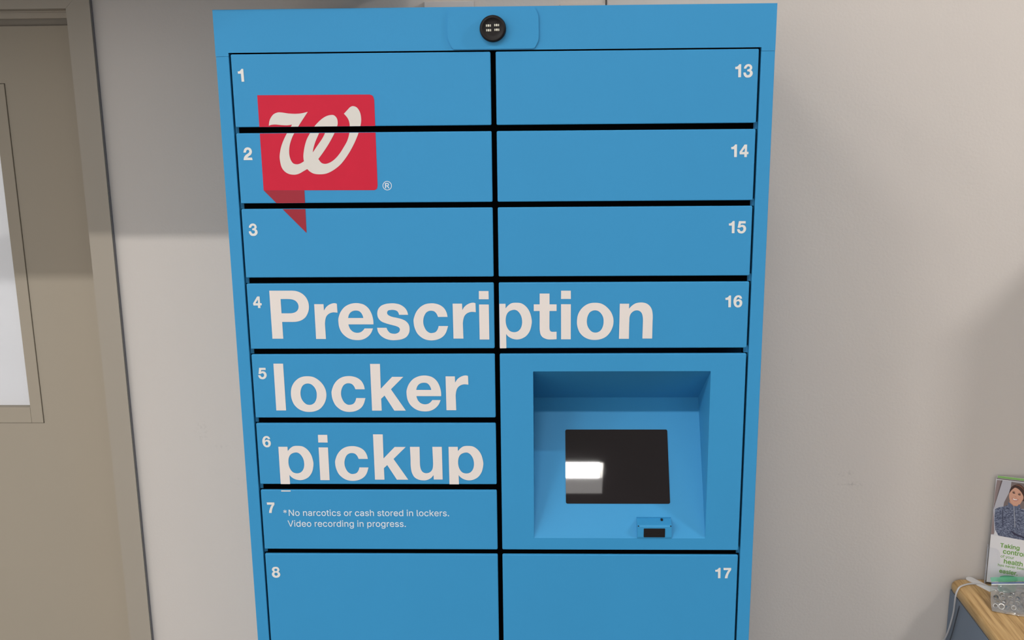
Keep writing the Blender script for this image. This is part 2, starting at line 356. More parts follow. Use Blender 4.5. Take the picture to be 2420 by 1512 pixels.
GLYPH={"P":[[[0,8761,1],[3441,8747,1],[4053,8744,0],[4843,8635,0],[5677,8240,0],[6315,7602,0],[6697,6739,0],[6787,5801,0],[6598,4924,0],[6119,4046,0],[5411,3495,0],[4595,3220,0],[3852,3160,0],[3113,3162,1],[1923,3166,1],[1944,127,1],[25,132,1]],[[1895,7270,1],[3109,7265,1],[3841,7200,0],[4441,6967,0],[4843,6496,0],[4969,5902,0],[4808,5338,0],[4385,4932,0],[3759,4733,0],[3080,4704,1],[1911,4708,1]]],"r":[[[0,6329,1],[1643,6323,1],[1664,5177,1],[2043,5758,0],[2554,6176,0],[3118,6424,0],[3611,6490,0],[3974,6395,1],[4007,4793,1],[3531,4845,0],[3101,4834,0],[2538,4629,0],[2088,4222,0],[1844,3657,0],[1729,2965,0],[1715,2460,0],[1753,55,1],[12,60,1]]],"e":[[[6145,2670,1],[6119,3551,0],[5890,4556,0],[5421,5497,0],[4744,6125,0],[4022,6402,0],[3169,6493,0],[2183,6322,0],[1241,5825,0],[495,4951,0],[79,3948,0],[0,3194,0],[115,2122,0],[531,1172,0],[1237,442,0],[2080,-4,0],[3121,-166,0],[4112,-55,0],[4994,399,0],[5638,1094,0],[6029,1945,1],[4554,1950,1],[4307,1635,0],[3925,1320,0],[3488,1176,0],[2995,1178,0],[2451,1388,0],[2010,1863,0],[1790,2432,0],[1740,2684,1]],[[1744,3830,1],[1877,4319,0],[2174,4789,0],[2616,5069,0],[3172,5161,0],[3718,5053,0],[4101,4688,0],[4326,4216,0],[4413,3821,1]]],"s":[[[5520,4358,1],[5347,5035,0],[4940,5662,0],[4225,6164,0],[3439,6385,0],[2708,6431,0],[1727,6329,0],[859,5989,0],[315,5366,0],[132,4615,0],[256,3862,0],[752,3232,0],[1596,2852,0],[2446,2597,0],[3296,2361,0],[3838,2089,0],[3997,1710,0],[3810,1269,0],[3371,1017,0],[2877,968,0],[2268,1115,0],[1855,1559,0],[1658,2045,1],[0,2050,1],[154,1280,0],[649,582,0],[1430,73,0],[2344,-170,0],[3205,-185,0],[4256,-30,0],[5069,380,0],[5553,1074,0],[5700,1831,0],[5572,2587,0],[5103,3217,0],[4381,3597,0],[3532,3832,0],[2621,4042,0],[2020,4358,0],[1851,4734,0],[2018,5110,0],[2420,5233,0],[2971,5256,0],[3516,5104,0],[3810,4790,0],[3936,4376,1]]],"c":[[[5964,3961,1],[5818,4712,0],[5440,5463,0],[4844,5996,0],[4061,6311,0],[3211,6407,0],[2171,6255,0],[1241,5729,0],[512,4856,0],[81,3793,0],[0,3165,0],[121,2158,0],[548,1085,0],[1261,324,0],[2108,-122,0],[3148,-251,0],[4197,-64,0],[5069,439,0],[5640,1196,0],[6022,2328,1],[4371,2334,1],[4184,1767,0],[3803,1264,0],[3185,1077,0],[2696,1141,0],[2157,1585,0],[1783,2405,0],[1689,3160,0],[1829,3975,0],[2185,4663,0],[2622,4986,0],[3113,5085,0],[3659,4958,0],[4045,4562,0],[4304,3966,1]]],"i":[[[13,8548,1],[1691,8541,1],[1705,7084,1],[0,7091,1]],[[2,6158,1],[1703,6151,1],[1698,-121,1],[14,-116,1]]],"p":[[[0,6273,1],[1659,6274,1],[1671,5452,1],[2120,5971,0],[2731,6370,0],[3561,6450,0],[4462,6314,0],[5280,5693,0],[5866,4735,0],[6163,3535,0],[6172,2733,0],[5887,1526,0],[5264,558,0],[4420,31,0],[3583,-131,0],[2751,29,0],[2076,433,0],[1706,876,1],[1732,-2121,1],[3,-2124,1]],[[3159,5197,0],[3832,4894,0],[4345,4094,0],[4515,3052,0],[4345,2088,0],[3840,1403,0],[3078,1185,0],[2325,1442,0],[1848,2166,0],[1657,3131,0],[1779,4173,0],[2247,4893,0]]],"t":[[[1033,8059,1],[2736,8052,1],[2732,6140,1],[3952,6136,1],[3951,4956,1],[2729,4961,1],[2708,2335,1],[2722,1808,0],[2830,1431,0],[3144,1241,0],[3948,1254,1],[3947,-99,1],[3105,-142,0],[2300,-94,0],[1569,226,0],[1169,756,0],[1026,1512,0],[1007,2341,1],[1019,4967,1],[0,4971,1],[7,6151,1],[1024,6147,1]]],"o":[[[3171,6392,0],[4138,6252,0],[4988,5753,0],[5720,4973,0],[6184,4037,0],[6335,3038,0],[6176,2037,0],[5702,1035,0],[4981,283,0],[4072,-124,0],[3100,-248,0],[2125,-119,0],[1209,325,0],[476,1113,0],[76,2182,0],[0,3184,0],[160,4245,0],[640,5178,0],[1362,5890,0],[2206,6291,0]],[[3181,5045,0],[3727,4887,0],[4215,4418,0],[4523,3794,0],[4621,3044,0],[4507,2231,0],[4179,1542,0],[3697,1167,0],[3151,1074,0],[2603,1233,0],[2113,1737,0],[1806,2364,0],[1711,3116,0],[1827,3928,0],[2156,4612,0],[2638,4953,0]]],"n":[[[72,6209,1],[1693,6203,1],[1664,5322,1],[2139,5829,0],[2795,6261,0],[3636,6412,0],[4480,6304,0],[5151,5880,0],[5586,5196,0],[5752,4387,0],[5785,3640,0],[5773,3016,0],[5749,-24,1],[4062,-19,1],[4096,2521,0],[4096,3521,0],[3943,4331,0],[3602,4830,0],[3056,5018,0],[2455,4865,0],[1980,4400,0],[1778,3778,0],[1757,3154,0],[1742,2529,0],[1725,-63,1],[0,-58,1]]],"l":[[[6,8718,1],[1730,8714,1],[1762,31,1],[0,33,1]]],"k":[[[0,8636,1],[1753,8632,1],[1723,4056,1],[3814,6250,1],[5799,6247,1],[3525,3956,1],[6055,-18,1],[3992,-17,1],[2348,2789,1],[1720,2205,1],[1741,-15,1],[19,-14,1]]],"u":[[[0,6272,1],[1723,6272,1],[1705,3928,0],[1706,2723,0],[1871,1918,0],[2199,1435,0],[2762,1233,0],[3413,1395,0],[3883,1920,0],[4057,2725,0],[4067,3930,0],[4018,6273,1],[5724,6273,1],[5731,24,1],[4119,22,1],[4097,871,1],[3610,305,0],[2915,-60,0],[2228,-142,0],[1319,19,0],[575,544,0],[149,1513,0],[21,2722,0],[30,3927,0]]],"1":[[[653,2080,1],[964,2081,1],[1005,2,1],[555,0,1],[520,1303,1],[37,1301,1],[0,1669,1],[268,1697,0],[492,1855,0]]],"2":[[[63,1268,1],[149,1665,0],[374,1991,0],[693,2129,0],[883,2139,0],[1210,2043,0],[1431,1796,0],[1514,1444,0],[1446,1139,0],[1249,860,0],[975,674,0],[648,430,1],[1458,424,1],[1537,0,1],[0,12,1],[59,352,0],[237,680,0],[516,936,0],[814,1121,0],[1017,1307,0],[1067,1517,0],[971,1682,0],[809,1742,0],[637,1661,0],[541,1475,0],[511,1283,1]]],"3":[[[55,1405,1],[150,1744,0],[386,2008,0],[732,2127,0],[1043,2077,0],[1318,1858,0],[1418,1542,0],[1354,1301,0],[1211,1156,1],[1407,1010,0],[1523,742,0],[1505,476,0],[1355,210,0],[1075,17,0],[757,-30,0],[421,20,0],[170,241,0],[42,508,0],[0,775,1],[365,798,1],[459,579,0],[593,408,0],[784,371,0],[985,479,0],[1058,672,0],[1011,867,0],[823,953,0],[630,961,1],[601,1257,1],[748,1280,0],[946,1352,0],[1028,1496,0],[991,1666,0],[828,1752,0],[657,1728,0],[527,1596,0],[441,1391,1]]],"4":[[[794,2066,1],[1223,2064,1],[1231,864,1],[1501,863,1],[1501,475,1],[1255,476,1],[1248,0,1],[830,2,1],[823,453,1],[48,456,1],[0,844,1]],[[879,1491,1],[861,853,1],[407,855,1]]],"5":[[[278,2075,1],[1412,2073,1],[1424,1674,1],[626,1675,1],[567,1353,1],[735,1430,0],[935,1443,0],[1229,1352,0],[1461,1080,0],[1540,744,0],[1456,409,0],[1225,124,0],[941,-17,0],[690,-30,0],[370,48,0],[135,282,0],[0,696,1],[389,721,1],[479,565,0],[617,384,0],[815,358,0],[998,487,0],[1076,719,0],[1028,952,0],[862,1081,0],[661,1056,0],[478,940,1],[91,941,1]]],"6":[[[1453,1516,1],[1369,1795,0],[1156,2034,0],[808,2127,0],[447,2034,0],[177,1768,0],[26,1396,0],[0,997,0],[74,570,0],[255,223,0],[521,23,0],[772,-30,0],[1131,37,0],[1402,304,0],[1514,677,0],[1473,1023,0],[1286,1290,0],[1015,1409,0],[813,1409,0],[605,1329,0],[471,1223,1],[513,1476,0],[628,1689,0],[810,1768,0],[957,1689,0],[1097,1502,1]],[[792,1090,0],[964,997,0],[1064,784,0],[1036,544,0],[925,384,0],[770,344,0],[622,410,0],[507,597,0],[483,810,0],[584,1010,0]]],"7":[[[0,2065,1],[1396,2070,1],[1396,1642,1],[1136,1239,0],[939,768,0],[832,332,0],[798,2,1],[299,0,1],[369,430,0],[507,867,0],[705,1304,0],[923,1623,1],[37,1620,1]]],"8":[[[808,2191,0],[1118,2136,0],[1364,1897,0],[1465,1615,0],[1382,1332,0],[1242,1176,1],[1442,1021,0],[1555,738,0],[1525,455,0],[1337,171,0],[1040,14,0],[750,-30,0],[414,39,0],[139,251,0],[0,534,0],[18,817,0],[136,1044,0],[328,1186,1],[156,1355,0],[54,1609,0],[165,1920,0],[439,2133,0]],[[785,1810,0],[988,1726,0],[1062,1557,0],[967,1373,0],[779,1287,0],[600,1357,0],[495,1554,0],[598,1738,0]],[[762,1018,0],[991,920,0],[1096,708,0],[990,481,0],[775,381,0],[572,479,0],[455,706,0],[547,918,0]]]}
LOGO={"w":[[[14845,188427,1],[13790,188196,0],[12769,188122,0],[11586,188190,0],[10409,188367,0],[9729,188356,0],[9031,188047,0],[8525,187428,0],[8276,186848,0],[8149,186183,1],[8584,186329,0],[9268,186381,0],[10198,186290,0],[11131,186240,0],[11643,186278,0],[12090,186357,1],[11649,185652,0],[11137,184905,0],[10565,183904,0],[10020,182649,0],[9713,181387,0],[9678,180542,0],[9864,179355,0],[10333,178587,0],[11078,178113,0],[12015,177979,0],[12797,178143,0],[13593,178563,0],[14239,178915,1],[14703,178470,0],[15371,178125,0],[16395,178015,0],[17517,178152,0],[18746,178737,0],[19990,179702,0],[21167,181129,0],[22177,182719,0],[23016,184388,0],[23498,185719,0],[23728,186715,0],[23746,187544,0],[23571,188374,0],[23136,189039,0],[22556,189292,0],[22045,189173,0],[21515,188682,0],[20912,188066,1],[21456,187399,0],[21722,186732,0],[21794,185900,0],[21681,184900,0],[21283,183649,0],[20637,182564,0],[19815,181393,0],[18916,180471,0],[18034,179929,0],[17256,179765,0],[16668,179981,0],[16213,180593,1],[17008,181583,0],[17924,182838,0],[18664,184005,0],[19223,185004,0],[19700,186084,0],[19791,186749,0],[19675,187331,0],[19274,187791,0],[18771,187878,0],[18001,187719,0],[17129,187229,0],[16240,186447,0],[15516,185620,0],[14961,184789,0],[14395,183789,0],[13990,182617,0],[13732,181356,0],[13711,180680,0],[13754,180215,1],[13065,179839,0],[12459,179734,0],[11870,179933,0],[11482,180613,0],[11327,181627,0],[11487,182889,0],[11944,184144,0],[12513,185144,0],[13163,186098,0],[13901,187132,0]],[[15330,181680,1],[15469,182353,0],[15821,183358,0],[16300,184360,0],[16766,185150,0],[17831,186042,1],[17728,185351,0],[17418,184601,0],[16954,183852,0],[16131,182768,0]]],"box":[[[6518,191222,1],[25318,191165,1],[25827,190941,0],[26061,190314,1],[26067,176016,1],[25905,175491,0],[25508,175265,1],[6576,175360,1]]],"tail":[[[6576,175360,1],[13542,175312,1],[13529,167988,1]]]}
WORDS={"4":[["P",0.06433,1.4915],["r",0.14162,1.4915],["e",0.18247,1.4915],["s",0.25,1.4915],["c",0.3143,1.4915],["i",0.42908,1.4915],["r",0.38326,1.4915],["p",0.45852,1.4915]],"16":[["p",0.45852,1.4915],["t",0.52401,1.4915],["o",0.59887,1.4915],["n",0.67199,1.4915],["i",0.57119,1.4915]],"5":[["l",0.06329,1.3601],["o",0.09134,1.3601],["c",0.16398,1.3601],["k",0.23489,1.3601],["e",0.29765,1.3601],["r",0.36773,1.3601]],"6":[["p",0.06264,1.229],["i",0.13543,1.229],["c",0.16398,1.229],["k",0.2348,1.229],["u",0.30047,1.229],["p",0.36978,1.229]]}
NUMBERS={"1":[["1",0.03499,1.93447]],"2":[["2",0.03496,1.80487]],"3":[["3",0.03551,1.67566]],"4":[["4",0.03451,1.54827]],"5":[["5",0.03473,1.41895]],"6":[["6",0.03434,1.29105]],"8":[["8",0.03538,1.0345]],"7":[["7",0.03477,1.1636]],"13":[["1",0.856,1.93371],["3",0.86965,1.93336]],"14":[["1",0.85415,1.80371],["4",0.86823,1.80357]],"15":[["1",0.85501,1.67549],["5",0.86902,1.67526]],"16":[["1",0.85371,1.54656],["6",0.86779,1.54651]],"17":[["1",0.85326,1.03676],["7",0.86819,1.03681]]}
ART=[["strip",[[2.13,255.23],[14.1,255.87],[-0.42,181.21],[7.31,121.95],[-3.06,120.33],[-3.64,166.92],[-1.88,224.8]]],["stripdark",[[10.86,255.43],[14.1,255.87],[-0.42,181.21],[-1.72,183.53]]],["brown",[[33.21,255.13],[62.43,254.81],[67.9,192.49],[21.08,193.13],[21.86,203.23],[32.8,234.64]]],["jacketbg",[[3.82,183.09],[10.48,188.83],[21.14,192.51],[31.56,198.39],[33.88,203.09],[41.4,197.95],[54.27,199.82],[59.25,192.47],[68.0,191.27],[76.96,187.62],[85.5,115.38],[68.06,116.38],[16.34,119.57],[8.65,132.26],[4.49,155.56]]],["neck",[[34.05,207.47],[53.58,207.8],[54.75,200.51],[49.23,195.36],[41.48,197.09],[35.06,202.02]]],["hair",[[30.54,229.35],[34.44,240.82],[40.33,248.07],[49.78,251.47],[58.28,246.84],[65.1,236.68],[67.88,217.29],[61.91,211.48],[47.8,224.34],[36.45,230.18],[31.93,225.82]]],["face",[[31.18,225.72],[33.12,233.44],[37.98,240.07],[45.16,242.3],[54.86,236.48],[60.84,226.19],[62.02,217.69],[59.3,210.48],[55.66,202.51],[48.95,198.68],[41.8,199.63],[34.96,206.98],[31.64,216.46]]],["fringe",[[31.45,227.62],[31.62,235.71],[35.29,243.66],[40.84,248.39],[49.78,251.47],[58.28,246.84],[64.67,236.62],[66.81,219.61],[63.96,212.76],[61.8,222.61],[56.89,231.82],[50.33,238.94],[43.24,242.04],[39.91,240.34],[35.97,235.7],[33.12,230.96]]],["hairlight",[[42.3,247.85],[49.87,250.37],[58.12,244.97],[62.7,236.96],[57.02,242.72],[49.61,247.12]]],["eye",[[37.04,229.65],[40.74,230.79],[43.97,228.51],[40.5,227.28]]],["eye",[[49.2,227.02],[52.92,227.79],[56.34,225.8],[52.65,224.66]]],["brow",[[36.07,231.99],[40.51,233.48],[44.17,231.27],[40.65,231.77]]],["brow",[[48.64,229.67],[53.77,230.39],[57.21,228.15],[52.83,228.77]]],["nose",[[43.2,221.21],[47.11,219.9],[48.28,218.83],[44.48,218.91]]],["lips",[[37.64,216.32],[44.28,214.91],[51.67,214.72],[49.0,210.62],[43.61,210.09],[39.95,212.3]]],["teeth",[[39.35,215.45],[44.35,214.17],[50.35,213.79],[47.8,211.93],[42.94,211.61],[40.65,213.02]]],["collar",[[30.82,204.52],[34.42,203.17],[42.01,197.17],[44.45,187.81],[37.47,193.02],[31.67,197.16]]],["collar",[[54.54,202.97],[57.43,194.69],[50.57,192.44],[46.07,188.04],[44.52,197.16],[50.15,197.36]]],["zip",[[42.9,195.68],[44.38,196.27],[51.2,145.09],[49.82,144.63]]],["fold",[[19.01,185.32],[20.84,183.09],[25.2,147.38],[23.24,144.57]]],["arm",[[21.94,144.37],[39.14,148.26],[54.85,143.15],[72.16,143.93],[83.21,141.27],[84.19,130.18],[73.84,124.81],[56.25,127.07],[40.1,137.11],[25.51,141.15]]],["armdark",[[40.1,137.11],[56.03,129.54],[73.84,124.81],[84.84,122.78],[85.28,117.85],[69.77,121.66],[49.79,126.06]]],["white",[[8.87,132.29],[16.4,118.95],[6.16,119.87]]]]
SLOGAN=[["Taking",[22.11,91.45],[65.42,89.77],1],["control",[29.37,77.26],[77.97,74.52],1],["of your",[25.49,66.46],[55.02,65.53],0],["health",[32.99,52.59],[75.61,50.15],1],["has never been",[21.08,43.89],[82.61,41.49],0],["easier.",[25.46,28.0],[66.44,26.26],1]]
ADV={" ":188,"*":453,".":188,"N":523,"R":449,"T":449,"V":480,"a":389,"b":424,"c":396,"d":424,"e":404,"f":254,"g":425,"h":410,"i":167,"k":381,"l":189,"n":410,"o":415,"p":424,"r":259,"s":365,"t":227,"u":410,"v":389,"y":389}
THIN={"*":[[[201,509],[250,509],[246,400],[337,459],[362,415],[266,365],[362,315],[337,272],[246,331],[250,223],[201,223],[206,331],[114,272],[89,315],[186,365],[89,415],[114,459],[206,400]]],".":[[[95,87],[113,83],[128,73],[138,59],[141,41],[138,24],[128,9],[113,-1],[95,-4],[78,-1],[63,9],[53,24],[50,41],[53,59],[63,73],[78,83]]],"N":[[[60,0],[60,509],[136,509],[343,183],[352,169],[363,151],[375,130],[388,107],[401,82],[414,55],[405,54],[402,81],[401,108],[400,134],[399,157],[399,178],[399,195],[399,509],[463,509],[463,0],[387,0],[202,290],[190,310],[177,331],[164,354],[148,381],[130,413],[108,452],[119,454],[121,417],[122,384],[123,354],[124,328],[125,307],[125,291],[125,0]]],"R":[[[60,0],[60,509],[236,509],[290,504],[333,489],[367,465],[390,433],[405,395],[409,352],[405,309],[390,271],[367,240],[333,217],[289,203],[236,198],[96,198],[96,255],[234,255],[269,258],[298,267],[319,281],[334,300],[342,324],[345,352],[342,380],[334,405],[319,425],[298,440],[269,449],[233,452],[125,452],[125,0]],[[230,229],[303,229],[428,0],[353,0]]],"T":[[[32,509],[417,509],[417,452],[257,452],[257,0],[193,0],[193,452],[32,452]]],"V":[[[16,509],[84,509],[192,206],[203,176],[215,137],[230,89],[248,31],[235,31],[252,90],[267,138],[279,176],[290,206],[395,509],[463,509],[278,0],[204,0]]],"a":[[[194,384],[215,383],[239,379],[263,372],[286,360],[306,343],[322,320],[333,290],[337,251],[337,0],[277,0],[277,52],[272,52],[264,38],[252,25],[236,12],[215,1],[190,-6],[160,-9],[126,-5],[94,5],[68,22],[48,45],[35,73],[30,108],[34,138],[43,161],[58,179],[78,193],[100,203],[125,211],[152,216],[178,220],[209,224],[234,227],[252,230],[265,235],[273,243],[276,255],[276,257],[273,279],[267,297],[256,311],[240,322],[220,329],[196,331],[171,329],[149,322],[132,313],[118,301],[107,288],[100,274],[41,291],[57,322],[79,346],[104,364],[133,375],[163,382]],[[276,190],[270,186],[259,182],[246,179],[231,176],[216,173],[200,171],[186,169],[175,168],[154,164],[134,159],[117,150],[103,139],[95,124],[92,105],[94,87],[102,72],[114,61],[130,52],[149,47],[170,45],[202,49],[228,59],[248,74],[263,93],[272,115],[276,138]]],"b":[[[53,509],[114,509],[114,319],[118,319],[127,331],[137,346],[152,360],[171,373],[197,381],[229,384],[274,378],[313,361],[345,332],[370,293],[385,245],[390,189],[385,133],[370,84],[346,45],[313,16],[274,-2],[229,-8],[198,-5],[172,4],[153,17],[138,31],[127,46],[118,59],[112,59],[112,0],[53,0]],[[253,325],[220,330],[188,325],[161,312],[140,291],[125,263],[116,229],[113,189],[116,150],[125,115],[140,86],[162,65],[188,51],[220,47],[253,51],[279,66],[301,88],[316,117],[325,151],[328,189],[325,227],[316,261],[301,290],[280,311]]],"c":[[[207,384],[234,383],[260,377],[284,368],[305,356],[324,341],[340,322],[353,301],[362,277],[303,262],[298,276],[290,289],[281,301],[270,311],[257,319],[242,325],[226,329],[207,330],[173,325],[145,310],[124,287],[108,258],[99,224],[96,187],[99,151],[108,117],[124,89],[145,66],[173,51],[207,46],[226,48],[243,52],[258,58],[271,66],[282,76],[292,89],[299,102],[304,117],[363,102],[354,78],[341,56],[325,37],[306,21],[285,9],[261,-1],[235,-6],[207,-8],[159,-2],[117,16],[82,46],[56,85],[40,133],[34,187],[40,243],[56,291],[82,330],[117,360],[159,378]]],"d":[[[311,509],[372,509],[372,0],[313,0],[313,59],[307,59],[298,46],[287,31],[272,17],[252,4],[227,-5],[195,-8],[151,-2],[111,16],[79,45],[55,84],[39,133],[34,189],[39,245],[55,293],[79,332],[112,361],[151,378],[196,384],[228,381],[253,373],[272,360],[287,346],[298,331],[306,319],[311,319]],[[205,330],[172,325],[145,311],[124,290],[108,261],[99,227],[96,189],[99,151],[109,117],[124,88],[145,66],[172,51],[205,47],[236,51],[263,65],[284,86],[299,115],[309,150],[312,189],[309,229],[300,263],[284,291],[263,312],[237,325]]],"e":[[[205,384],[236,382],[266,374],[294,361],[319,341],[341,315],[357,282],[368,242],[371,194],[371,169],[75,169],[75,221],[338,221],[310,202],[307,237],[298,269],[283,294],[263,314],[237,326],[205,330],[173,326],[146,313],[125,294],[109,270],[99,241],[96,211],[96,178],[100,139],[110,106],[128,80],[151,61],[179,50],[212,46],[234,48],[254,53],[271,61],[285,73],[297,88],[306,105],[365,91],[353,63],[335,39],[311,19],[283,4],[249,-5],[212,-8],[161,-2],[117,16],[82,46],[56,85],[40,132],[34,187],[39,242],[55,290],[81,329],[115,359],[157,378]]],"f":[[[187,530],[207,529],[222,527],[234,524],[243,521],[227,468],[222,470],[215,472],[206,473],[195,474],[171,470],[154,460],[145,443],[142,419],[142,0],[81,0],[81,432],[84,461],[96,486],[113,505],[135,519],[161,527]],[[228,379],[6,379],[6,327],[228,327]]],"g":[[[196,384],[228,382],[253,373],[273,360],[288,346],[299,331],[308,319],[313,319],[313,379],[372,379],[372,-9],[367,-54],[350,-90],[324,-117],[291,-136],[251,-147],[207,-151],[168,-148],[134,-140],[105,-127],[82,-110],[64,-91],[51,-69],[101,-41],[110,-53],[122,-66],[136,-78],[154,-88],[178,-95],[207,-97],[249,-92],[282,-75],[304,-47],[311,-6],[311,68],[306,68],[298,56],[287,41],[272,28],[252,16],[227,8],[195,5],[152,10],[113,27],[80,53],[55,90],[39,136],[34,191],[39,246],[55,293],[80,332],[112,361],[152,378]],[[205,330],[172,325],[145,312],[124,290],[109,262],[99,229],[96,193],[99,155],[109,123],[124,96],[145,76],[172,63],[205,59],[237,63],[264,75],[285,95],[300,121],[309,154],[312,193],[309,231],[300,264],[285,291],[264,312],[237,325]]],"h":[[[53,509],[114,509],[114,287],[102,287],[124,332],[152,362],[187,379],[227,384],[264,380],[295,369],[321,349],[341,321],[353,285],[357,240],[357,0],[296,0],[296,235],[290,275],[273,304],[246,323],[210,329],[184,326],[161,317],[141,303],[126,283],[117,257],[114,227],[114,0],[53,0]]],"i":[[[53,379],[114,379],[114,0],[53,0]],[[84,524],[100,521],[114,512],[123,499],[126,483],[123,468],[114,455],[100,446],[84,443],[67,446],[54,455],[44,468],[41,483],[44,499],[54,512],[67,521]]],"k":[[[53,509],[114,509],[114,0],[53,0]],[[284,379],[360,379],[184,199],[177,199],[110,137],[110,212],[121,212]],[[148,186],[191,229],[372,0],[294,0]]],"l":[[[53,509],[114,509],[114,99],[115,77],[120,62],[130,54],[146,52],[154,52],[160,53],[165,53],[170,54],[181,3],[172,1],[162,-1],[151,-2],[139,-2],[101,3],[74,20],[58,47],[53,84]]],"n":[[[227,384],[264,380],[295,369],[321,349],[341,321],[353,285],[357,240],[357,0],[296,0],[296,235],[290,275],[273,304],[246,323],[210,329],[184,326],[161,317],[141,303],[126,283],[117,257],[114,227],[114,0],[53,0],[53,379],[112,379],[112,287],[102,287],[124,332],[152,362],[187,379]]],"o":[[[207,384],[256,378],[299,360],[333,330],[359,291],[376,243],[381,187],[376,133],[359,85],[333,46],[299,16],[256,-2],[207,-8],[159,-2],[117,16],[82,46],[56,85],[40,133],[34,187],[40,243],[56,291],[82,330],[117,360],[159,378]],[[207,330],[173,325],[145,310],[124,287],[108,258],[99,224],[96,187],[99,151],[108,117],[124,89],[145,66],[173,51],[207,46],[242,51],[270,66],[292,89],[307,117],[316,151],[319,187],[316,224],[307,258],[292,287],[270,310],[242,325]]],"p":[[[229,384],[274,378],[313,361],[345,332],[370,293],[385,245],[390,189],[385,133],[370,84],[346,45],[313,16],[274,-2],[229,-8],[198,-5],[173,4],[153,17],[138,31],[127,46],[118,59],[114,59],[114,-143],[53,-143],[53,379],[112,379],[112,319],[118,319],[126,331],[137,346],[152,360],[171,373],[197,381]],[[253,325],[220,330],[188,325],[161,312],[140,291],[125,263],[116,229],[113,189],[116,150],[125,115],[140,86],[162,65],[188,51],[220,47],[253,51],[279,66],[301,88],[316,117],[325,151],[328,189],[325,227],[316,261],[301,290],[280,311]]],"r":[[[213,385],[221,385],[229,384],[237,384],[243,384],[243,322],[239,323],[230,324],[219,325],[207,326],[182,323],[159,315],[140,301],[126,284],[117,262],[114,237],[114,0],[53,0],[53,379],[112,379],[112,321],[115,321],[130,347],[152,367],[181,380]]],"s":[[[187,384],[223,381],[254,372],[279,358],[299,339],[314,316],[324,290],[268,277],[258,298],[243,316],[219,328],[187,333],[156,329],[131,317],[114,299],[109,277],[112,258],[124,243],[144,232],[172,223],[229,209],[275,194],[306,171],[325,142],[331,107],[326,75],[312,47],[290,24],[260,6],[223,-5],[182,-8],[145,-5],[112,3],[84,18],[62,38],[45,63],[36,94],[94,107],[105,79],[124,60],[150,49],[181,45],[217,50],[244,62],[262,81],[268,103],[265,121],[254,136],[237,147],[212,155],[149,170],[104,186],[72,208],[53,237],[47,274],[51,305],[65,332],[87,354],[115,370],[149,381]]],"t":[[[65,471],[126,471],[126,98],[128,76],[136,61],[150,53],[170,50],[177,50],[185,51],[194,52],[202,54],[213,2],[203,-1],[192,-3],[180,-4],[168,-4],[125,2],[92,21],[72,52],[65,93]],[[204,379],[6,379],[6,327],[204,327]]],"u":[[[53,379],[114,379],[114,144],[119,105],[137,75],[164,56],[200,50],[226,53],[249,62],[268,77],[283,97],[293,122],[296,153],[296,379],[357,379],[357,0],[298,0],[298,92],[307,92],[286,47],[257,17],[222,0],[182,-5],[146,-1],[115,11],[89,31],[69,59],[57,95],[53,139]]],"v":[[[17,379],[84,379],[165,155],[177,121],[187,87],[196,53],[206,21],[184,21],[194,53],[203,87],[213,121],[224,155],[305,379],[371,379],[226,0],[163,0]]],"y":[[[17,379],[84,379],[165,155],[177,121],[187,87],[196,53],[206,21],[184,21],[193,53],[202,87],[212,121],[224,155],[305,379],[371,379],[204,-58],[191,-85],[177,-107],[159,-124],[139,-136],[117,-143],[91,-145],[77,-145],[65,-143],[54,-141],[47,-139],[61,-86],[71,-87],[88,-90],[104,-89],[118,-84],[130,-74],[141,-58],[151,-36],[163,-1]]]}


K = 1e-5
GLYPH['p'][0] = [(a, b - 220 if b < -1800 else b, c) for a, b, c in GLYPH['p'][0]]
SMOOTH = {g: [curve_loop([(a * K, b * K, c) for a, b, c in l]) for l in ls] for g, ls in GLYPH.items()}

def glyph_loops(ch, x, z, s=1.0):
    ls = [[(x + a * s, z + b * s) for a, b in l] for l in SMOOTH[ch]]
    if ch == 'i': return [[ls[0]], [ls[1]]]
    return [ls]

def text_loops(text, x, z, size, table, width=None):
    adv = []
    cx = 0
    for ch in text:
        adv.append(cx); cx += ADV[ch] / 1000.0
    s = width / cx if width else size
    out = []
    for ch, a in zip(text, adv):
        if ch == ' ': continue
        ls = [[(x + (a + p[0] / 1000.0) * s, z + p[1] / 1000.0 * s) for p in l] for l in table[ch]]
        if ch in 'ftkTi': out += [[l] for l in ls]
        else:
            ls.sort(key=lambda l: -(max(p[0] for p in l) - min(p[0] for p in l)))
            out.append(ls)
    return out

def embolden(bm, loops_list, f, rad):
    # rounded rim along each glyph outline, widening the stroke
    for loops in loops_list:
        for l in loops:
            pts = [Vector(f(*p)) for p in l]
            pts = [p for i, p in enumerate(pts) if (p - pts[i - 1]).length > rad * 0.05]
            tube(bm, pts + pts[:2], rad, 4, caps=False)

# ---------------------------------------------------------------- room shell
WY = 0.63
CZ = 4.95
X0, X1, Y1 = -5.6, 5.6, -12.5
box('floor', (X0, X1, Y1, WY + 0.5, -0.08, 0), FLOOR)['kind'] = 'structure'
DX0, DX1, DZ = -1.42, -0.5055, 2.0805      # clear door opening
bm = bmesh.new()
add_box(bm, DX1 + 0.03, X1, WY, WY + 0.22, 0, CZ)
add_box(bm, X0, DX0 - 0.03, WY, WY + 0.22, 0, CZ)
add_box(bm, DX0 - 0.03, DX1 + 0.03, WY, WY + 0.22, DZ + 0.03, CZ)
finish('wall_back', bm, WALL, recalc=False)['kind'] = 'structure'

box('wall_right', (3.9, 4.05, -6.0, WY, 0, CZ), DARKWALL)['kind'] = 'structure'  # unseen wall, added to cut the fill light on the right
